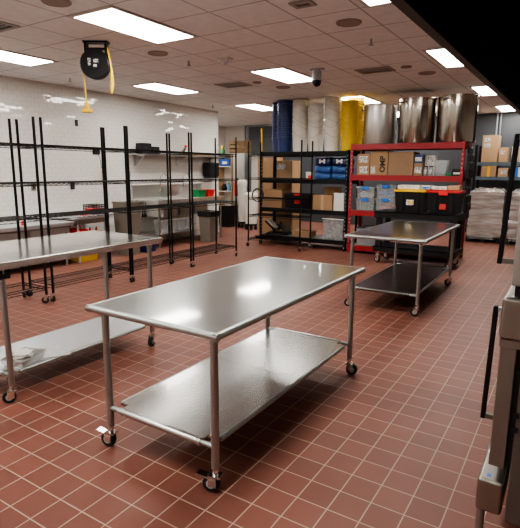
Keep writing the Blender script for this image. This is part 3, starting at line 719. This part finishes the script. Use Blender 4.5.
part('front_label', MB().box(-.05, .05, -.197, -.19, .07, .16, Matrix.Rotation(-.09, 4, 'X')), M['red'], t, label='red label'); part('lid_clip', MB().box(-.07, .07, -.225, -.212, .30, .36), M['redbright'], t)
# flat packs stacked on the tote lids
small('flat_pack', 'white flat pack on the yellow-lidded tote', 'pack', -2.36, 8.5, CZ+.386, .36, .28, .06, 'white', 'paper')
small('flat_pack', 'blue and white flat pack at the joint of the two tote lids', 'pack', -2.075, 8.48, CZ+.386, .15, .24, .06, 'white', 'bluelatch')
small('flat_pack', 'pale flat pack on the red-lidded tote', 'pack', -1.86, 8.5, CZ+.386, .24, .26, .05, 'white', 'paper')
carton('flat cardboard pack on the red-lidded tote at its outer end', -1.72, -1.55, 8.36, 8.6, CZ+.386, CZ+.45, 'card2', None)
# bottom of the red rack
t = thing('storage_bin', 'dark bin on the bottom deck of the red rack behind the table', 'bin', (-3.30, 9.3, R1)); part('body', MB().taper(0, 0, 0, .34, .40, .36, .46, .42, True, .006), M['greyplastic'], t); part('rim', MB().tube([(-.23, -.21, .34), (.23, -.21, .34), (.23, .21, .34), (-.23, .21, .34)], .01, 6, True), M['blackplastic'], t)
# dark apron hung on the outer side of the red rack
ap = MB()
for k in range(9):
    z0 = .75+k*.14; s = 1-.03*abs(k-4)
    ap.box(0, .05+.02*math.sin(k*1.3), -.22*s, .22*s, z0, z0+.143)
t = thing('hanging_apron', 'black apron hanging on the outer side of the red rack', 'apron', (RX+RW+.014, RY+.34, 0)); part('cloth', ap, M['rubber'], t, bevel=.02); part('hook', MB().tube([(-.01, 0, 2.0), (.03, 0, 2.02), (.045, 0, 2.0)], .006, 6).tube([(.03, 0, 2.0), (.03, -.1, 1.98), (.03, .1, 1.98)], .006, 6), M['chrome'], t)

# ------------------------------------------------------------------ far end: pallets and boxes
t = thing('warehouse_rack', 'blue-grey rack of boxes against the dark back wall', 'rack', (-2.10, 13.05, 0))
for x in (0, 1.9):
    for y in (0, .6): part('post', MB().box(x-.03, x+.03, y-.03, y+.03, 0, 2.2), M['blackmetal'], t)
for z in (1.46, 1.80):
    for y in (0, .6): part('beam', MB().box(-.02, 1.92, y-.025, y+.025, z-.08, z), M['bluegrey'], t)
    part('deck', MB().box(0, 1.9, -.02, .62, z-.012, z), M['bluegrey'], t)
YF = 13.02
carton('tall brown box with two white labels on the far blue-grey rack', -1.98, -1.63, YF, YF+.4, 1.80, 2.42, 'card2', None, [(.04, .18, .47, .56), (.04, .18, .34, .43)], text=('BROWN', .05, .0, .12, 0) if False else None)
carton('smaller brown box beside the tall one on the far blue-grey rack', -1.60, -1.41, YF, YF+.35, 1.80, 2.13, 'card2', None, [(.03, .12, .18, .26)])
carton('brown box with yellow stripe on the lower level of the far rack', -1.95, -1.63, YF, YF+.4, 1.46, 1.705, 'card', 'v', tapem='yellowtape')
carton('flat tan box on the lower level of the far rack', -1.59, -1.37, YF, YF+.35, 1.46, 1.66, 'card2', None, [(.06, .2, .06, .14)])
carton('white and brown box at the far end of the upper level of the rack', -1.33, -1.05, YF, YF+.35, 1.80, 2.15, 'white', 'v', name='white_box')
carton('blue and white box at the far end of the lower level of the rack', -1.33, -1.05, YF, YF+.35, 1.46, 1.68, 'white', 'v', name='white_box', tapem='bluelatch')
def pallet_load(lb, x0, x1, y0, y1, seed):
    rnd = random.Random(seed)
    p = thing('pallet', 'dark pallet carrying the ' + lb.replace('of goods at the far end ', ''), 'pallet', ((x0+x1)/2, (y0+y1)/2, 0)); w, d = x1-x0, y1-y0
    for k in range(5): part('slat', MB().box(-w/2, w/2, -d/2+k*(d-.1)/4, -d/2+k*(d-.1)/4+.1, .10, .12), M['blackplastic'], p)
    for k in range(3): part('runner', MB().box(-w/2+k*(w-.08)/2, -w/2+k*(w-.08)/2+.08, -d/2, d/2, 0, .10), M['blackplastic'], p)
    b = MB(); H = 1.06; nz, nr = 22, 40; rows = []
    for i in range(nz+1):
        z = H*i/nz; row = []
        for k in range(nr):
            a = 2*PI*k/nr; c, s = math.cos(a), math.sin(a)
            q = max(abs(c), abs(s))
            x, y = c/q*w*.5, s/q*d*.5
            layer = (z/H*5) % 1
            f = .93+.07*math.sin(layer*PI)**.5 + rnd.uniform(-.025, .025)
            if i == nz: f *= .8
            row.append(b.bm.verts.new((x*f, y*f, z+(.03*math.sin(k*.9) if i == nz else 0))))
        rows.append(row)
    for i in range(nz):
        for k in range(nr): b.bm.faces.new([rows[i][k], rows[i][(k+1) % nr], rows[i+1][(k+1) % nr], rows[i+1][k]])
    b.bm.faces.new(rows[0][::-1]); b.bm.faces.new(rows[-1])
    l = thing('wrapped_load', lb, 'pallet load', ((x0+x1)/2, (y0+y1)/2, .122))
    part('wrapped_stack', b, M['film'], l)
    part('loose_film', MB().box(-w*.45, w*.3, -d/2-.03, -d/2+.01, -.04, .03, Matrix.Rotation(.3, 4, 'X')), M['clear'], l)
pallet_load('shrink-wrapped stack of goods at the far end past the red rack', -2.0, -1.28, 11.98, 12.85, 3)
pallet_load('second shrink-wrapped stack, beyond the upper oven handle', -1.16, -.55, 11.98, 12.75, 5)

# ------------------------------------------------------------------ tiled wall: shelf, sink, counters
t = thing('wall_shelf', 'stainless wall shelf on brackets above the sink', 'shelf', (XL, 8.58, 1.87))
part('board', MB().box(0, .36, -1.42, 1.42, 0, .02).box(0, .012, -1.42, 1.42, .02, .07), M['steel'], t)
for y in (-1.25, 0, 1.25):
    part('bracket', MB().box(0, .30, y-.015, y+.015, -.03, 0).box(0, .02, y-.015, y+.015, -.22, 0).tube([(.02, y, -.2), (.28, y, -.02)], .012, 6), M['steel'], t)
for y, h_, w_, lb in ((7.42, .21, .24, 'black box unit on the wall shelf, the taller of the pair'), (7.66, .15, .23, 'black box unit on the wall shelf, the lower of the pair')):
    tt = thing('receipt_printer', lb, 'printer', (XL+.18, y, 1.892), 0, 'black units on the wall shelf'); part('body', MB().box(-.11, .11, -w_/2, w_/2, 0, h_), M['blackplastic'], tt, bevel=.012); part('slot', MB().box(.111, .113, -w_*.3, w_*.3, h_*.55, h_*.62), M['dark'], tt)
t = thing('spray_can', 'tilted pale can with red cap on the wall shelf', 'can', (XL+.2, 8.52, 1.90)); q = Matrix.Rotation(-.75, 4, 'X')
part('body', MB().cyl((0, 0, .03), (0, 0, .22), .035, 14).xform(q), M['chrome'], t); part('cap', MB().cyl((0, 0, .22), (0, 0, .28), .03, 14).xform(q), M['redbright'], t, label='red cap')
small('paper_stack', 'tan flat carton lying on the wall shelf beside the tilted can', 'carton', XL+.18, 9.1, 1.892, .25, .7, .05, 'card2')
t = thing('towel_dispenser', 'black paper towel dispenser on the tiled wall past the sink', 'dispenser', (XL, 9.72, 1.38))
part('housing', MB().box(0, .22, -.2, .2, .03, .37), M['blackplastic'], t, bevel=.03); part('outlet', MB().box(.02, .20, -.17, .17, 0, .03), M['dark'], t)
# sink
SX, SY0, SY1, SZ = -6.93, 7.18, 9.40, .98
t = thing('compartment_sink', 'long stainless sink with high backsplash along the tiled wall', 'sink', (0, 0, 0))
part('backsplash', MB().box(XL+.01, XL+.06, SY0, SY1, SZ, 1.26), M['sinksteel'], t)
deck = MB().box(XL+.01, XL+.10, SY0, SY1, SZ-.03, SZ).box(SX-.08, SX, SY0, SY1, SZ-.05, SZ)
for a, b_ in ((SY0, 7.40), (7.85, 7.90), (8.35, 8.40), (8.85, SY1)): deck.box(XL+.10, SX-.08, a, b_, SZ-.03, SZ-.005)
part('deck', deck, M['sinksteel'], t, bevel=.004)
for y0 in (7.40, 7.90, 8.40):
    part('bowl', MB().taper((XL+.10+SX-.08)/2, y0+.225, SZ-.36, SZ-.01, SX-XL-.2, .43, SX-XL-.18, .45, True, .006), M['sinksteel'], t)
for y in (7.25, 9.3):
    for x in (SX-.06, XL+.1): part('leg', MB().cyl((x, y, 0), (x, y, SZ-.03), .02, 12), M['steel_tube'], t)
part('apron', MB().box(SX-.01, SX+.002, SY0, SY1, SZ-.16, SZ-.05), M['sinksteel'], t)
for y in (7.87, 8.6):
    f = part('faucet', MB().tube([(XL+.1, y, 1.12), (XL+.16, y, 1.12), (XL+.18, y, 1.2), (XL+.18, y, 1.42), (XL+.28, y, 1.5), (XL+.42, y, 1.42), (XL+.44, y, 1.3)], .012, 8), M['chrome'], t)
part('undershelf', MB().box(XL+.05, SX-.08, SY0+.05, SY1-.1, .26, .28), M['sinksteel'], t)
for n, (y, c) in enumerate(((9.23-.02, 'green'), (9.53, 'redbright'))):
    pass
def basket(lb, y, m, x=SX-.15, z=SZ+.001):
    t = thing('plastic_basket', lb, 'basket', (x, y, z)); part('body', MB().taper(0, 0, 0, .15, .18, .20, .22, .26, True, .006), M[m], t)
    part('rim', MB().tube([(-.113, -.133, .15), (.113, -.133, .15), (.113, .133, .15), (-.113, .133, .15)], .008, 6, True), M[m], t)
basket('green plastic basket on the sink beside the red one', 8.62, 'green'); basket('red plastic basket on the sink beside the green one', 8.93, 'redbright')
for k, y in enumerate((7.50, 7.76, 8.02, 8.28)):
    tt = thing('food_container', ['translucent container under the sink, nearest the beige bin', 'translucent container under the sink, second from the beige bin', 'translucent container under the sink, third from the beige bin', 'translucent container under the sink, closest to the lined bin'][k], 'container', (SX-.25, y, .281), 0, 'translucent containers under the sink')
    part('body', MB().taper(0, 0, 0, .26, .18, .18, .22, .22, True, .004), M['clear'], tt); part('lid', MB().box(-.115, .115, -.115, .115, .26, .275), M['white'], tt)
t = thing('utensil_bundle', 'black utensils hanging at the near end of the sink, beside the beige bin', 'utensils', (-7.32, 7.165, .93))
for k in range(3): part('utensil', MB().tube([(0, -.05+k*.05, 0), (.01, -.04+k*.04, -.18), (0, -.05+k*.05, -.30)], [.006, .007, .02], 6), M['blackplastic'], t)
t = thing('floor_crate', 'dark blue crate on the floor between the beige bin and the sink', 'crate', (SX-.10, 6.86, 0)); part('body', MB().taper(0, 0, 0, .16, .34, .26, .38, .30, True, .01), M['bucketblue'], t); part('grip', MB().box(.192, .20, -.06, .06, .10, .13), M['dark'], t)
# bins
def bin_(lb, x, y, w, h, m, liner=False):
    t = thing('waste_bin', lb, 'bin', (x, y, 0)); part('body', MB().taper(0, 0, 0, h, w*.82, w*.82, w, w, True, .01), M[m], t, bevel=.01)
    part('rim', MB().tube([(-w/2, -w/2, h), (w/2, -w/2, h), (w/2, w/2, h), (-w/2, w/2, h)], .014, 8, True), M[m], t)
    part('handle', MB().tube([(w*.47, -.09, h*.82), (w*.53, -.05, h*.79), (w*.53, .05, h*.79), (w*.47, .09, h*.82)], .012, 8), M[m], t)
    if liner:
        lm = MB(); lm.taper(0, 0, h-.10, h+.02, w+.02, w+.02, w+.05, w+.05, True, .012)
        part('liner', lm, M['rubber'], t, label='black bin liner', bevel=.01)
bin_('beige bin beside the sink, behind the wire shelving', -7.0, 6.42, .36, .98, 'beige')
bin_('beige bin with black liner near the far end of the sink', -6.84, 8.66, .33, .66, 'beige', True)
# counters along the wall
t = thing('refrigerated_counter', 'low stainless counter with doors along the tiled wall behind the wire shelving', 'counter', (XL+.02, 3.9, 0))
part('cabinet', MB().box(.04, .64, -1.68, 1.30, .16, .66), M['ovensteel'], t)
part('worktop', MB().box(0, .70, -1.72, 1.33, .66, .72), M['galv'], t, bevel=.004)
for k in range(4):
    d_ = part('door', MB().box(.64, .665, -1.66+k*.74, -.96+k*.74, .18, .63), M['steel'], t, bevel=.004)
    part('door_handle', MB().box(.665, .68, -1.04+k*.74, -1.0+k*.74, .30, .55), M['ovenside'], d_)
for x in (.1, .6):
    for y in (-1.6, 1.22): part('leg', MB().cyl((x, y, 0), (x, y, .16), .022, 10), M['steel_tube'], t)
t = thing('prep_counter', 'short stainless counter holding the checkered basket, next to the beige bin', 'counter', (XL+.02, 5.64, 0))
part('worktop', MB().box(0, .70, -.37, .44, .74, .79), M['galv'], t, bevel=.004); part('undershelf', MB().box(.02, .68, -.32, .32, .28, .30), M['steel'], t)
part('apron', MB().box(.66, .69, -.33, .33, .66, .74), M['ovensteel'], t)
for x in (.06, .64):
    for y in (-.29, .29): part('leg', MB().cyl((x, y, 0), (x, y, .74), .02, 10), M['galv'], t)
# red and black checkered basket
t = thing('mesh_basket', 'black and red openwork basket on the short counter', 'basket', (XL+.45, 5.90, .791))
bk = MB()
for k in range(5): bk.tube([(-.13, -.15, .02+k*.035), (.13, -.15, .02+k*.035), (.13, .15, .02+k*.035), (-.13, .15, .02+k*.035)], .008, 6, True)
for k in range(9): bk.box(.125, .135, -.15+k*.0365, -.14+k*.0365, 0, .17).box(-.135, -.125, -.15+k*.0365, -.14+k*.0365, 0, .17)
part('lattice', bk, M['blackplastic'], t); part('liner', MB().taper(0, 0, .005, .10, .22, .26, .22, .26), M['redbright'], t, label='red lining')
solo('red_cloth', MB().taper(0, 0, 0, .07, .2, .16, .1, .08), M['redbright'], 'red cloth lying beside the openwork basket', 'cloth', (XL+.42, 5.62, .791), .4)
t = thing('dish_caddy', 'red plastic caddy under the short counter', 'caddy', (XL+.5, 5.42, .301)); part('body', MB().taper(0, 0, 0, .26, .30, .22, .34, .26, True, .008), M['redbright'], t); part('handle', MB().tube([(-.15, 0, .26), (-.13, 0, .33), (.13, 0, .33), (.15, 0, .26)], .01, 6), M['red'], t)
for k, y in enumerate((5.66, 5.80)):
    tt = thing('squeeze_bottle', ['yellow bottle with red cap under the short counter, next to the caddy', 'yellow bottle with red cap under the short counter, next to the beige bin'][k], 'bottle', (XL+.58, y, .301), 0, 'yellow bottles under the short counter'); part('body', MB().lathe([(.05, 0), (.055, .15), (.04, .2), (.02, .22)], seg=14), M['yellow'], tt); part('cap', MB().lathe([(.022, .22), (.008, .28)], seg=10), M['redbright'], tt)
t = thing('floor_sign', 'yellow plastic bucket on the floor below the short counter', 'bucket', (XL+.5, 5.55, 0)); part('body', MB().taper(0, 0, 0, .17, .28, .36, .32, .40, True, .01), M['yellow'], t); part('rim', MB().tube([(-.16, -.2, .17), (.16, -.2, .17), (.16, .2, .17), (-.16, .2, .17)], .008, 6, True), M['redbright'], t)
t['category'] = 'bucket'; t.name = 'mop_bucket'
solo('red_canister', MB().lathe([(.035, 0), (.035, .05), (.015, .07)], seg=12), M['redbright'], 'small red canister standing on the counter behind the wire posts', 'canister', (XL+.55, 4.45, .721))
solo('black_tray', MB().taper(0, 0, 0, .03, .2, .3, .24, .34), M['blackplastic'], 'flat black tray on the low counter near the picture edge', 'tray', (XL+.42, 3.5, .721))
# wall fittings
def plate(name, lb, cat, y, z, w_, h_, m, dm):
    t = thing(name, lb, cat, (XL, y, z)); part('plate', MB().box(0, .02, -w_/2, w_/2, -h_/2, h_/2), M[m], t, bevel=.004); part('socket', MB().box(.02, .024, -w_*.25, w_*.25, -h_*.3, h_*.3), M[dm], t)
plate('wall_outlet', 'small black fitting on the bare tiles high above the shelving', 'outlet', 5.96, 2.39, .05, .11, 'blackplastic', 'dark')
plate('wall_outlet', 'beige outlet on the tiled wall behind the first wire shelving', 'outlet', 5.02, 1.28, .08, .13, 'beige', 'dark')
plate('wall_outlet', 'black outlet on the tiled wall above the openwork basket', 'outlet', 5.79, 1.28, .08, .13, 'blackplastic', 'dark')
plate('wall_outlet', 'black double outlet high on the tiled wall with a yellow-ended cable', 'outlet', 6.36, 1.91, .16, .12, 'blackplastic', 'dark')
t = thing('wall_cable', 'thin cable with yellow end hanging from the double outlet', 'cable', (XL+.03, 6.38, 0)); part('cord', MB().tube([(0, 0, 1.87), (.02, .03, 1.75), (.01, .06, 1.62), (.02, .08, 1.55)], .005, 6), M['blackplastic'], t); part('plug', MB().cyl((.02, .08, 1.55), (.02, .10, 1.42), .025, 10), M['yellow'], t, label='yellow plug')
solo('drain_hose', MB().tube([(0, 0, 1.80), (.02, .03, 1.65), (.02, .10, 1.5), (.03, .07, 1.35), (.02, .13, 1.2), (.03, .10, 1.1)], .007, 6), M['greyplastic'], 'grey looping hose on the tiled wall beside the sink backsplash', 'hose', (XL+.03, 7.05, 0))

# ------------------------------------------------------------------ alcove
t = thing('utility_shelf', 'tall pale open shelf unit in the alcove past the tiled wall', 'shelf', (-8.52, 11.55, 0))
part('back_panel', MB().box(-.24, .22, .28, .30, 0, 2.0), M['white'], t)
for x in (-.24, .22): part('side_panel', MB().box(x-.015, x+.015, 0, .30, 0, 2.0), M['card2'], t)
for z in (.5, .98, 1.68, 2.0): part('board', MB().box(-.225, .205, .0, .28, z-.02, z), M['white'] if z != 2.0 else M['ovenside'], t)
t = thing('storage_bin', 'blue bin on the alcove shelf', 'bin', (-8.52, 11.66, 1.68)); part('body', MB().taper(0, 0, 0, .2, .32, .2, .36, .24, True, .006), M['bucketblue'] if False else mat('mid_blue_plastic', (.02, .07, .30), .4), t); part('front_label', MB().box(-.08, .08, -.118, -.112, .06, .13), M['white'], t)
t = thing('spray_bottle', 'blue spray bottle on the alcove shelf', 'bottle', (-8.44, 11.64, .98)); part('body', MB().lathe([(.05, 0), (.055, .18), (.02, .24)], seg=14), M['bottleblue'], t); part('trigger', MB().box(-.015, .015, -.06, .03, .24, .29), M['white'], t)
t = thing('pitcher', 'dark pitcher on the alcove shelf beside the blue bottle', 'pitcher', (-8.60, 11.64, .98)); part('body', MB().lathe([(.07, 0), (.08, .08), (.05, .18), (.045, .2)], seg=16), M['blackplastic'], t); part('handle', MB().tube([(-.045, 0, .17), (-.1, 0, .14), (-.08, 0, .05)], .01, 6), M['blackplastic'], t)
t = thing('spray_bottle', 'green and yellow bottle standing on top of the alcove shelf', 'bottle', (-8.66, 11.66, 2.0)); part('body', MB().lathe([(.06, 0), (.06, .13), (.025, .18)], seg=14), M['green'], t); part('trigger', MB().box(-.03, .03, -.06, .03, .18, .25), M['yellow'], t)
t = thing('wooden_crate', 'mottled wooden crate on top of the steel cabinet in the alcove', 'crate', (-8.12, 11.75, 2.04))
for k in range(3): part('slat', MB().box(-.27, .27, -.17, -.15, .02+k*.115, .11+k*.115), M['wood'], t)
for k in range(3): part('slat', MB().box(-.27, .27, .15, .17, .02+k*.115, .11+k*.115), M['wood'], t)
part('base', MB().box(-.27, .27, -.15, .15, 0, .02), M['wood'], t)
for s in (-1, 1): part('end_panel', MB().box(s*.255-.012, s*.255+.012, -.148, .148, .02, .35), M['wood'], t)
t = thing('locker_cabinet', 'grey stainless cabinet in the alcove under the wooden crate', 'cabinet', (-8.12, 11.75, 0)); part('body', MB().box(-.14, .27, -.17, .17, .10, 2.04), M['steel'], t); part('door', MB().box(-.12, .25, -.182, -.171, .14, 2.0), M['steel'], t, bevel=.004)
for sx in (-.10, .23): part('leg', MB().cyl((sx, 0, 0), (sx, 0, .1), .02, 8), M['steel_tube'], t)
t = thing('fire_extinguisher', 'red fire extinguisher mounted on the front of the alcove cabinet', 'extinguisher', (-8.00, 11.40, .86)); part('cylinder', MB().lathe([(.06, 0), (.068, .03), (.068, .36), (.04, .43), (.022, .45)], seg=18), M['extred'], t); part('valve', MB().box(-.03, .05, -.02, .02, .45, .49), M['blackplastic'], t); part('hose', MB().tube([(.05, 0, .47), (.085, -.01, .4), (.08, -.01, .2)], .01, 6), M['rubber'], t); part('bracket', MB().box(-.02, .02, .065, .172, .1, .3), M['blackmetal'], t)
def ingredient(lb, x, y, r, h):
    t = thing('ingredient_bin', lb, 'bin', (x, y, 0), 0, 'white bins on dollies'); part('tub', MB().lathe([(r*.86, .17), (r, .17+h*.92), (r*1.06, .17+h*.93), (r*1.06, .17+h), (r*.96, .17+h)], seg=24), M['white'], t); part('lid', MB().lathe([(r*1.02, .17+h), (r*.9, .17+h+.04), (.03, .17+h+.05)], seg=24), M['white'], t)
    part('dolly', MB().lathe([(r*.95, .12), (r*.95, .168)], seg=20), M['blackplastic'], t)
    for a in range(4): part('wheel', MB().lathe([(.05, -.015), (.05, .015)], (r*.7*math.cos(a*PI/2+.6), r*.7*math.sin(a*PI/2+.6), .05), 12, 'x'), M['rubber'], t); 
    for a in range(4): part('caster_stem', MB().box(r*.7*math.cos(a*PI/2+.6)-.02, r*.7*math.cos(a*PI/2+.6)+.02, r*.7*math.sin(a*PI/2+.6)-.02, r*.7*math.sin(a*PI/2+.6)+.02, .05, .12), M['blackmetal'], t)
ingredient('tall narrow white bin on a dolly in front of the alcove', -7.74, 11.30, .125, 1.10); ingredient('wide white bin on a dolly behind the crosswise wire shelving', -7.25, 11.0, .175, .78)
t = thing('waste_box', 'low black bin in front of the alcove shelf', 'bin', (-8.20, 11.20, 0)); part('body', MB().taper(0, 0, .05, .58, .30, .30, .36, .36, True, .01), M['blackplastic'], t); part('base', MB().box(-.15, .15, -.15, .15, 0, .05), M['rubber'], t)

# ------------------------------------------------------------------ double oven at the viewer's side
OY0, OY1 = 2.0, 2.98
t = thing('double_oven', 'tall stacked steel oven with black bar handles at the right edge of the view', 'oven', (0, 0, 0))
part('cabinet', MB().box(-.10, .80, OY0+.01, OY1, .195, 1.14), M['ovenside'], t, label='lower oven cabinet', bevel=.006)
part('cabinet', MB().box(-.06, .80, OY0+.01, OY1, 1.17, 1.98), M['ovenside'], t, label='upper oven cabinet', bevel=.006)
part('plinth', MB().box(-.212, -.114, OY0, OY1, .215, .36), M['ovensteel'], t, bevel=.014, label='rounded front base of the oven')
part('control_box', MB().box(-.187, .1, OY0-.005, OY1, .955, 1.12), M['ovensteel'], t, bevel=.014, label='rounded box between the two oven doors')
part('trim_strip', MB().box(-.182, -.102, OY0, OY1, .925, .955), M['ovensteel'], t)
dl = part('door', MB().box(-.178, -.120, OY0+.005, OY1-.02, .425, .925), M['ovendoor'], t, bevel=.004)
part('gasket', MB().box(-.120, -.1005, OY0+.02, OY1-.03, .43, .92), M['gasket'], dl, label='black door gasket')
for z in (.60, .66, .83): part('hinge', MB().box(-.112, -.088, OY0, OY0+.015, z-.009, z+.009), M['gasket'], dl)
def handle(parent, x0, x1, z0, z1, xd, y):
    h = part('door_handle', MB().box(x0-.009, x0+.009, y-.011, y+.011, z0, z1).xform(Matrix(((1, 0, (x1-x0)/(z1-z0), -(x1-x0)/(z1-z0)*z0), (0, 1, 0, 0), (0, 0, 1, 0), (0, 0, 0, 1)))), M['blackmetal'], parent, bevel=.004)
    part('handle_mount', MB().box(x0, xd, y-.009, y+.009, z0+.003, z0+.022), M['ovenside'], h)
    part('handle_mount', MB().box(x1, xd, y-.009, y+.009, z1-.02, z1-.003), M['steel'], h)
handle(dl, -.217, -.208, .608, 1.075, -.165, OY0+.03)
du = part('door', MB().box(-.163, -.10, OY0+.005, OY1-.02, 1.165, 1.90), M['steel'], t, bevel=.004)
part('gasket', MB().box(-.10, -.062, OY0+.02, OY1-.03, 1.17, 1.89), M['gasket'], du, label='black door gasket')
handle(du, -.212, -.194, 1.24, 1.715, -.160, OY0+.03)
part('spacer_foot', MB().box(-.15, .05, OY0+.03, OY0+.10, 1.12, 1.166), M['gasket'], t)
part('spacer_foot', MB().box(-.15, .05, OY1-.10, OY1-.03, 1.12, 1.166), M['gasket'], t)
part('sticker', MB().box(-.18, -.165, OY0+.03, OY0+.05, .3605, .3615), M['bluelatch'], t, label='small blue sticker')
for x in (-.19, .70):
    for y in (OY0+.035, OY1-.05): part('leg', MB().cyl((x, y, 0), (x, y, .23 if x < 0 else .25), .016, 12), M['steel_tube'], t)

# ------------------------------------------------------------------ exhaust hood
t = thing('exhaust_hood', 'large black exhaust hood hanging overhead with a narrow steel lip', 'hood', (-.474, 2.2, 0), -.011)
y0, y1, zb, zt = -3.6, 3.4, 2.05, 2.75
part('front_panel', MB().box(0, .012, y0, y1, zb, zt), M['hoodblack'], t)
part('top_panel', MB().box(0, 1.55, y0, y1, zt, zt+.02), M['hoodblack'], t)
part('rear_panel', MB().box(1.5, 1.55, y0, y1, zb-.3, zt), M['hoodblack'], t)
for y in (y0, y1): part('end_panel', MB().box(.012, 1.5, y-.012, y, zb, zt), M['hoodblack'], t)
part('lip', MB().box(0, .035, y0, y1, zb-.012, zb), M['hoodlip'], t, label='steel lip along the open edge')
for k in range(6):
    f = part('grease_filter', MB().box(.75, 1.2, y0+.3+k*1.05, y0+1.3+k*1.05, -.012, .012, Matrix.Rotation(-.9, 4, 'Y')).xform(Matrix.Translation((.2, 0, 2.45))), M['hoodblack'], t)
for y in (y0+.5, y1-.5): part('hanger_rod', MB().cyl((.3, y, zt), (.3, y, CH), .01, 8).cyl((1.2, y, zt), (1.2, y, CH), .01, 8), M['conduit'], t)

# ------------------------------------------------------------------ world, colour
w_ = bpy.data.worlds.new('world'); scene.world = w_; w_.use_nodes = True
w_.node_tree.nodes['Background'].inputs[0].default_value = (.5, .48, .45, 1); w_.node_tree.nodes['Background'].inputs[1].default_value = .2
scene.view_settings.view_transform = 'AgX'; scene.view_settings.look = 'AgX - Medium High Contrast'; scene.view_settings.exposure = 0.8
scene.cycles.use_denoising = True
scene.cycles.max_bounces = 8
scene.cycles.diffuse_bounces = 5
scene.cycles.sample_clamp_indirect = 6
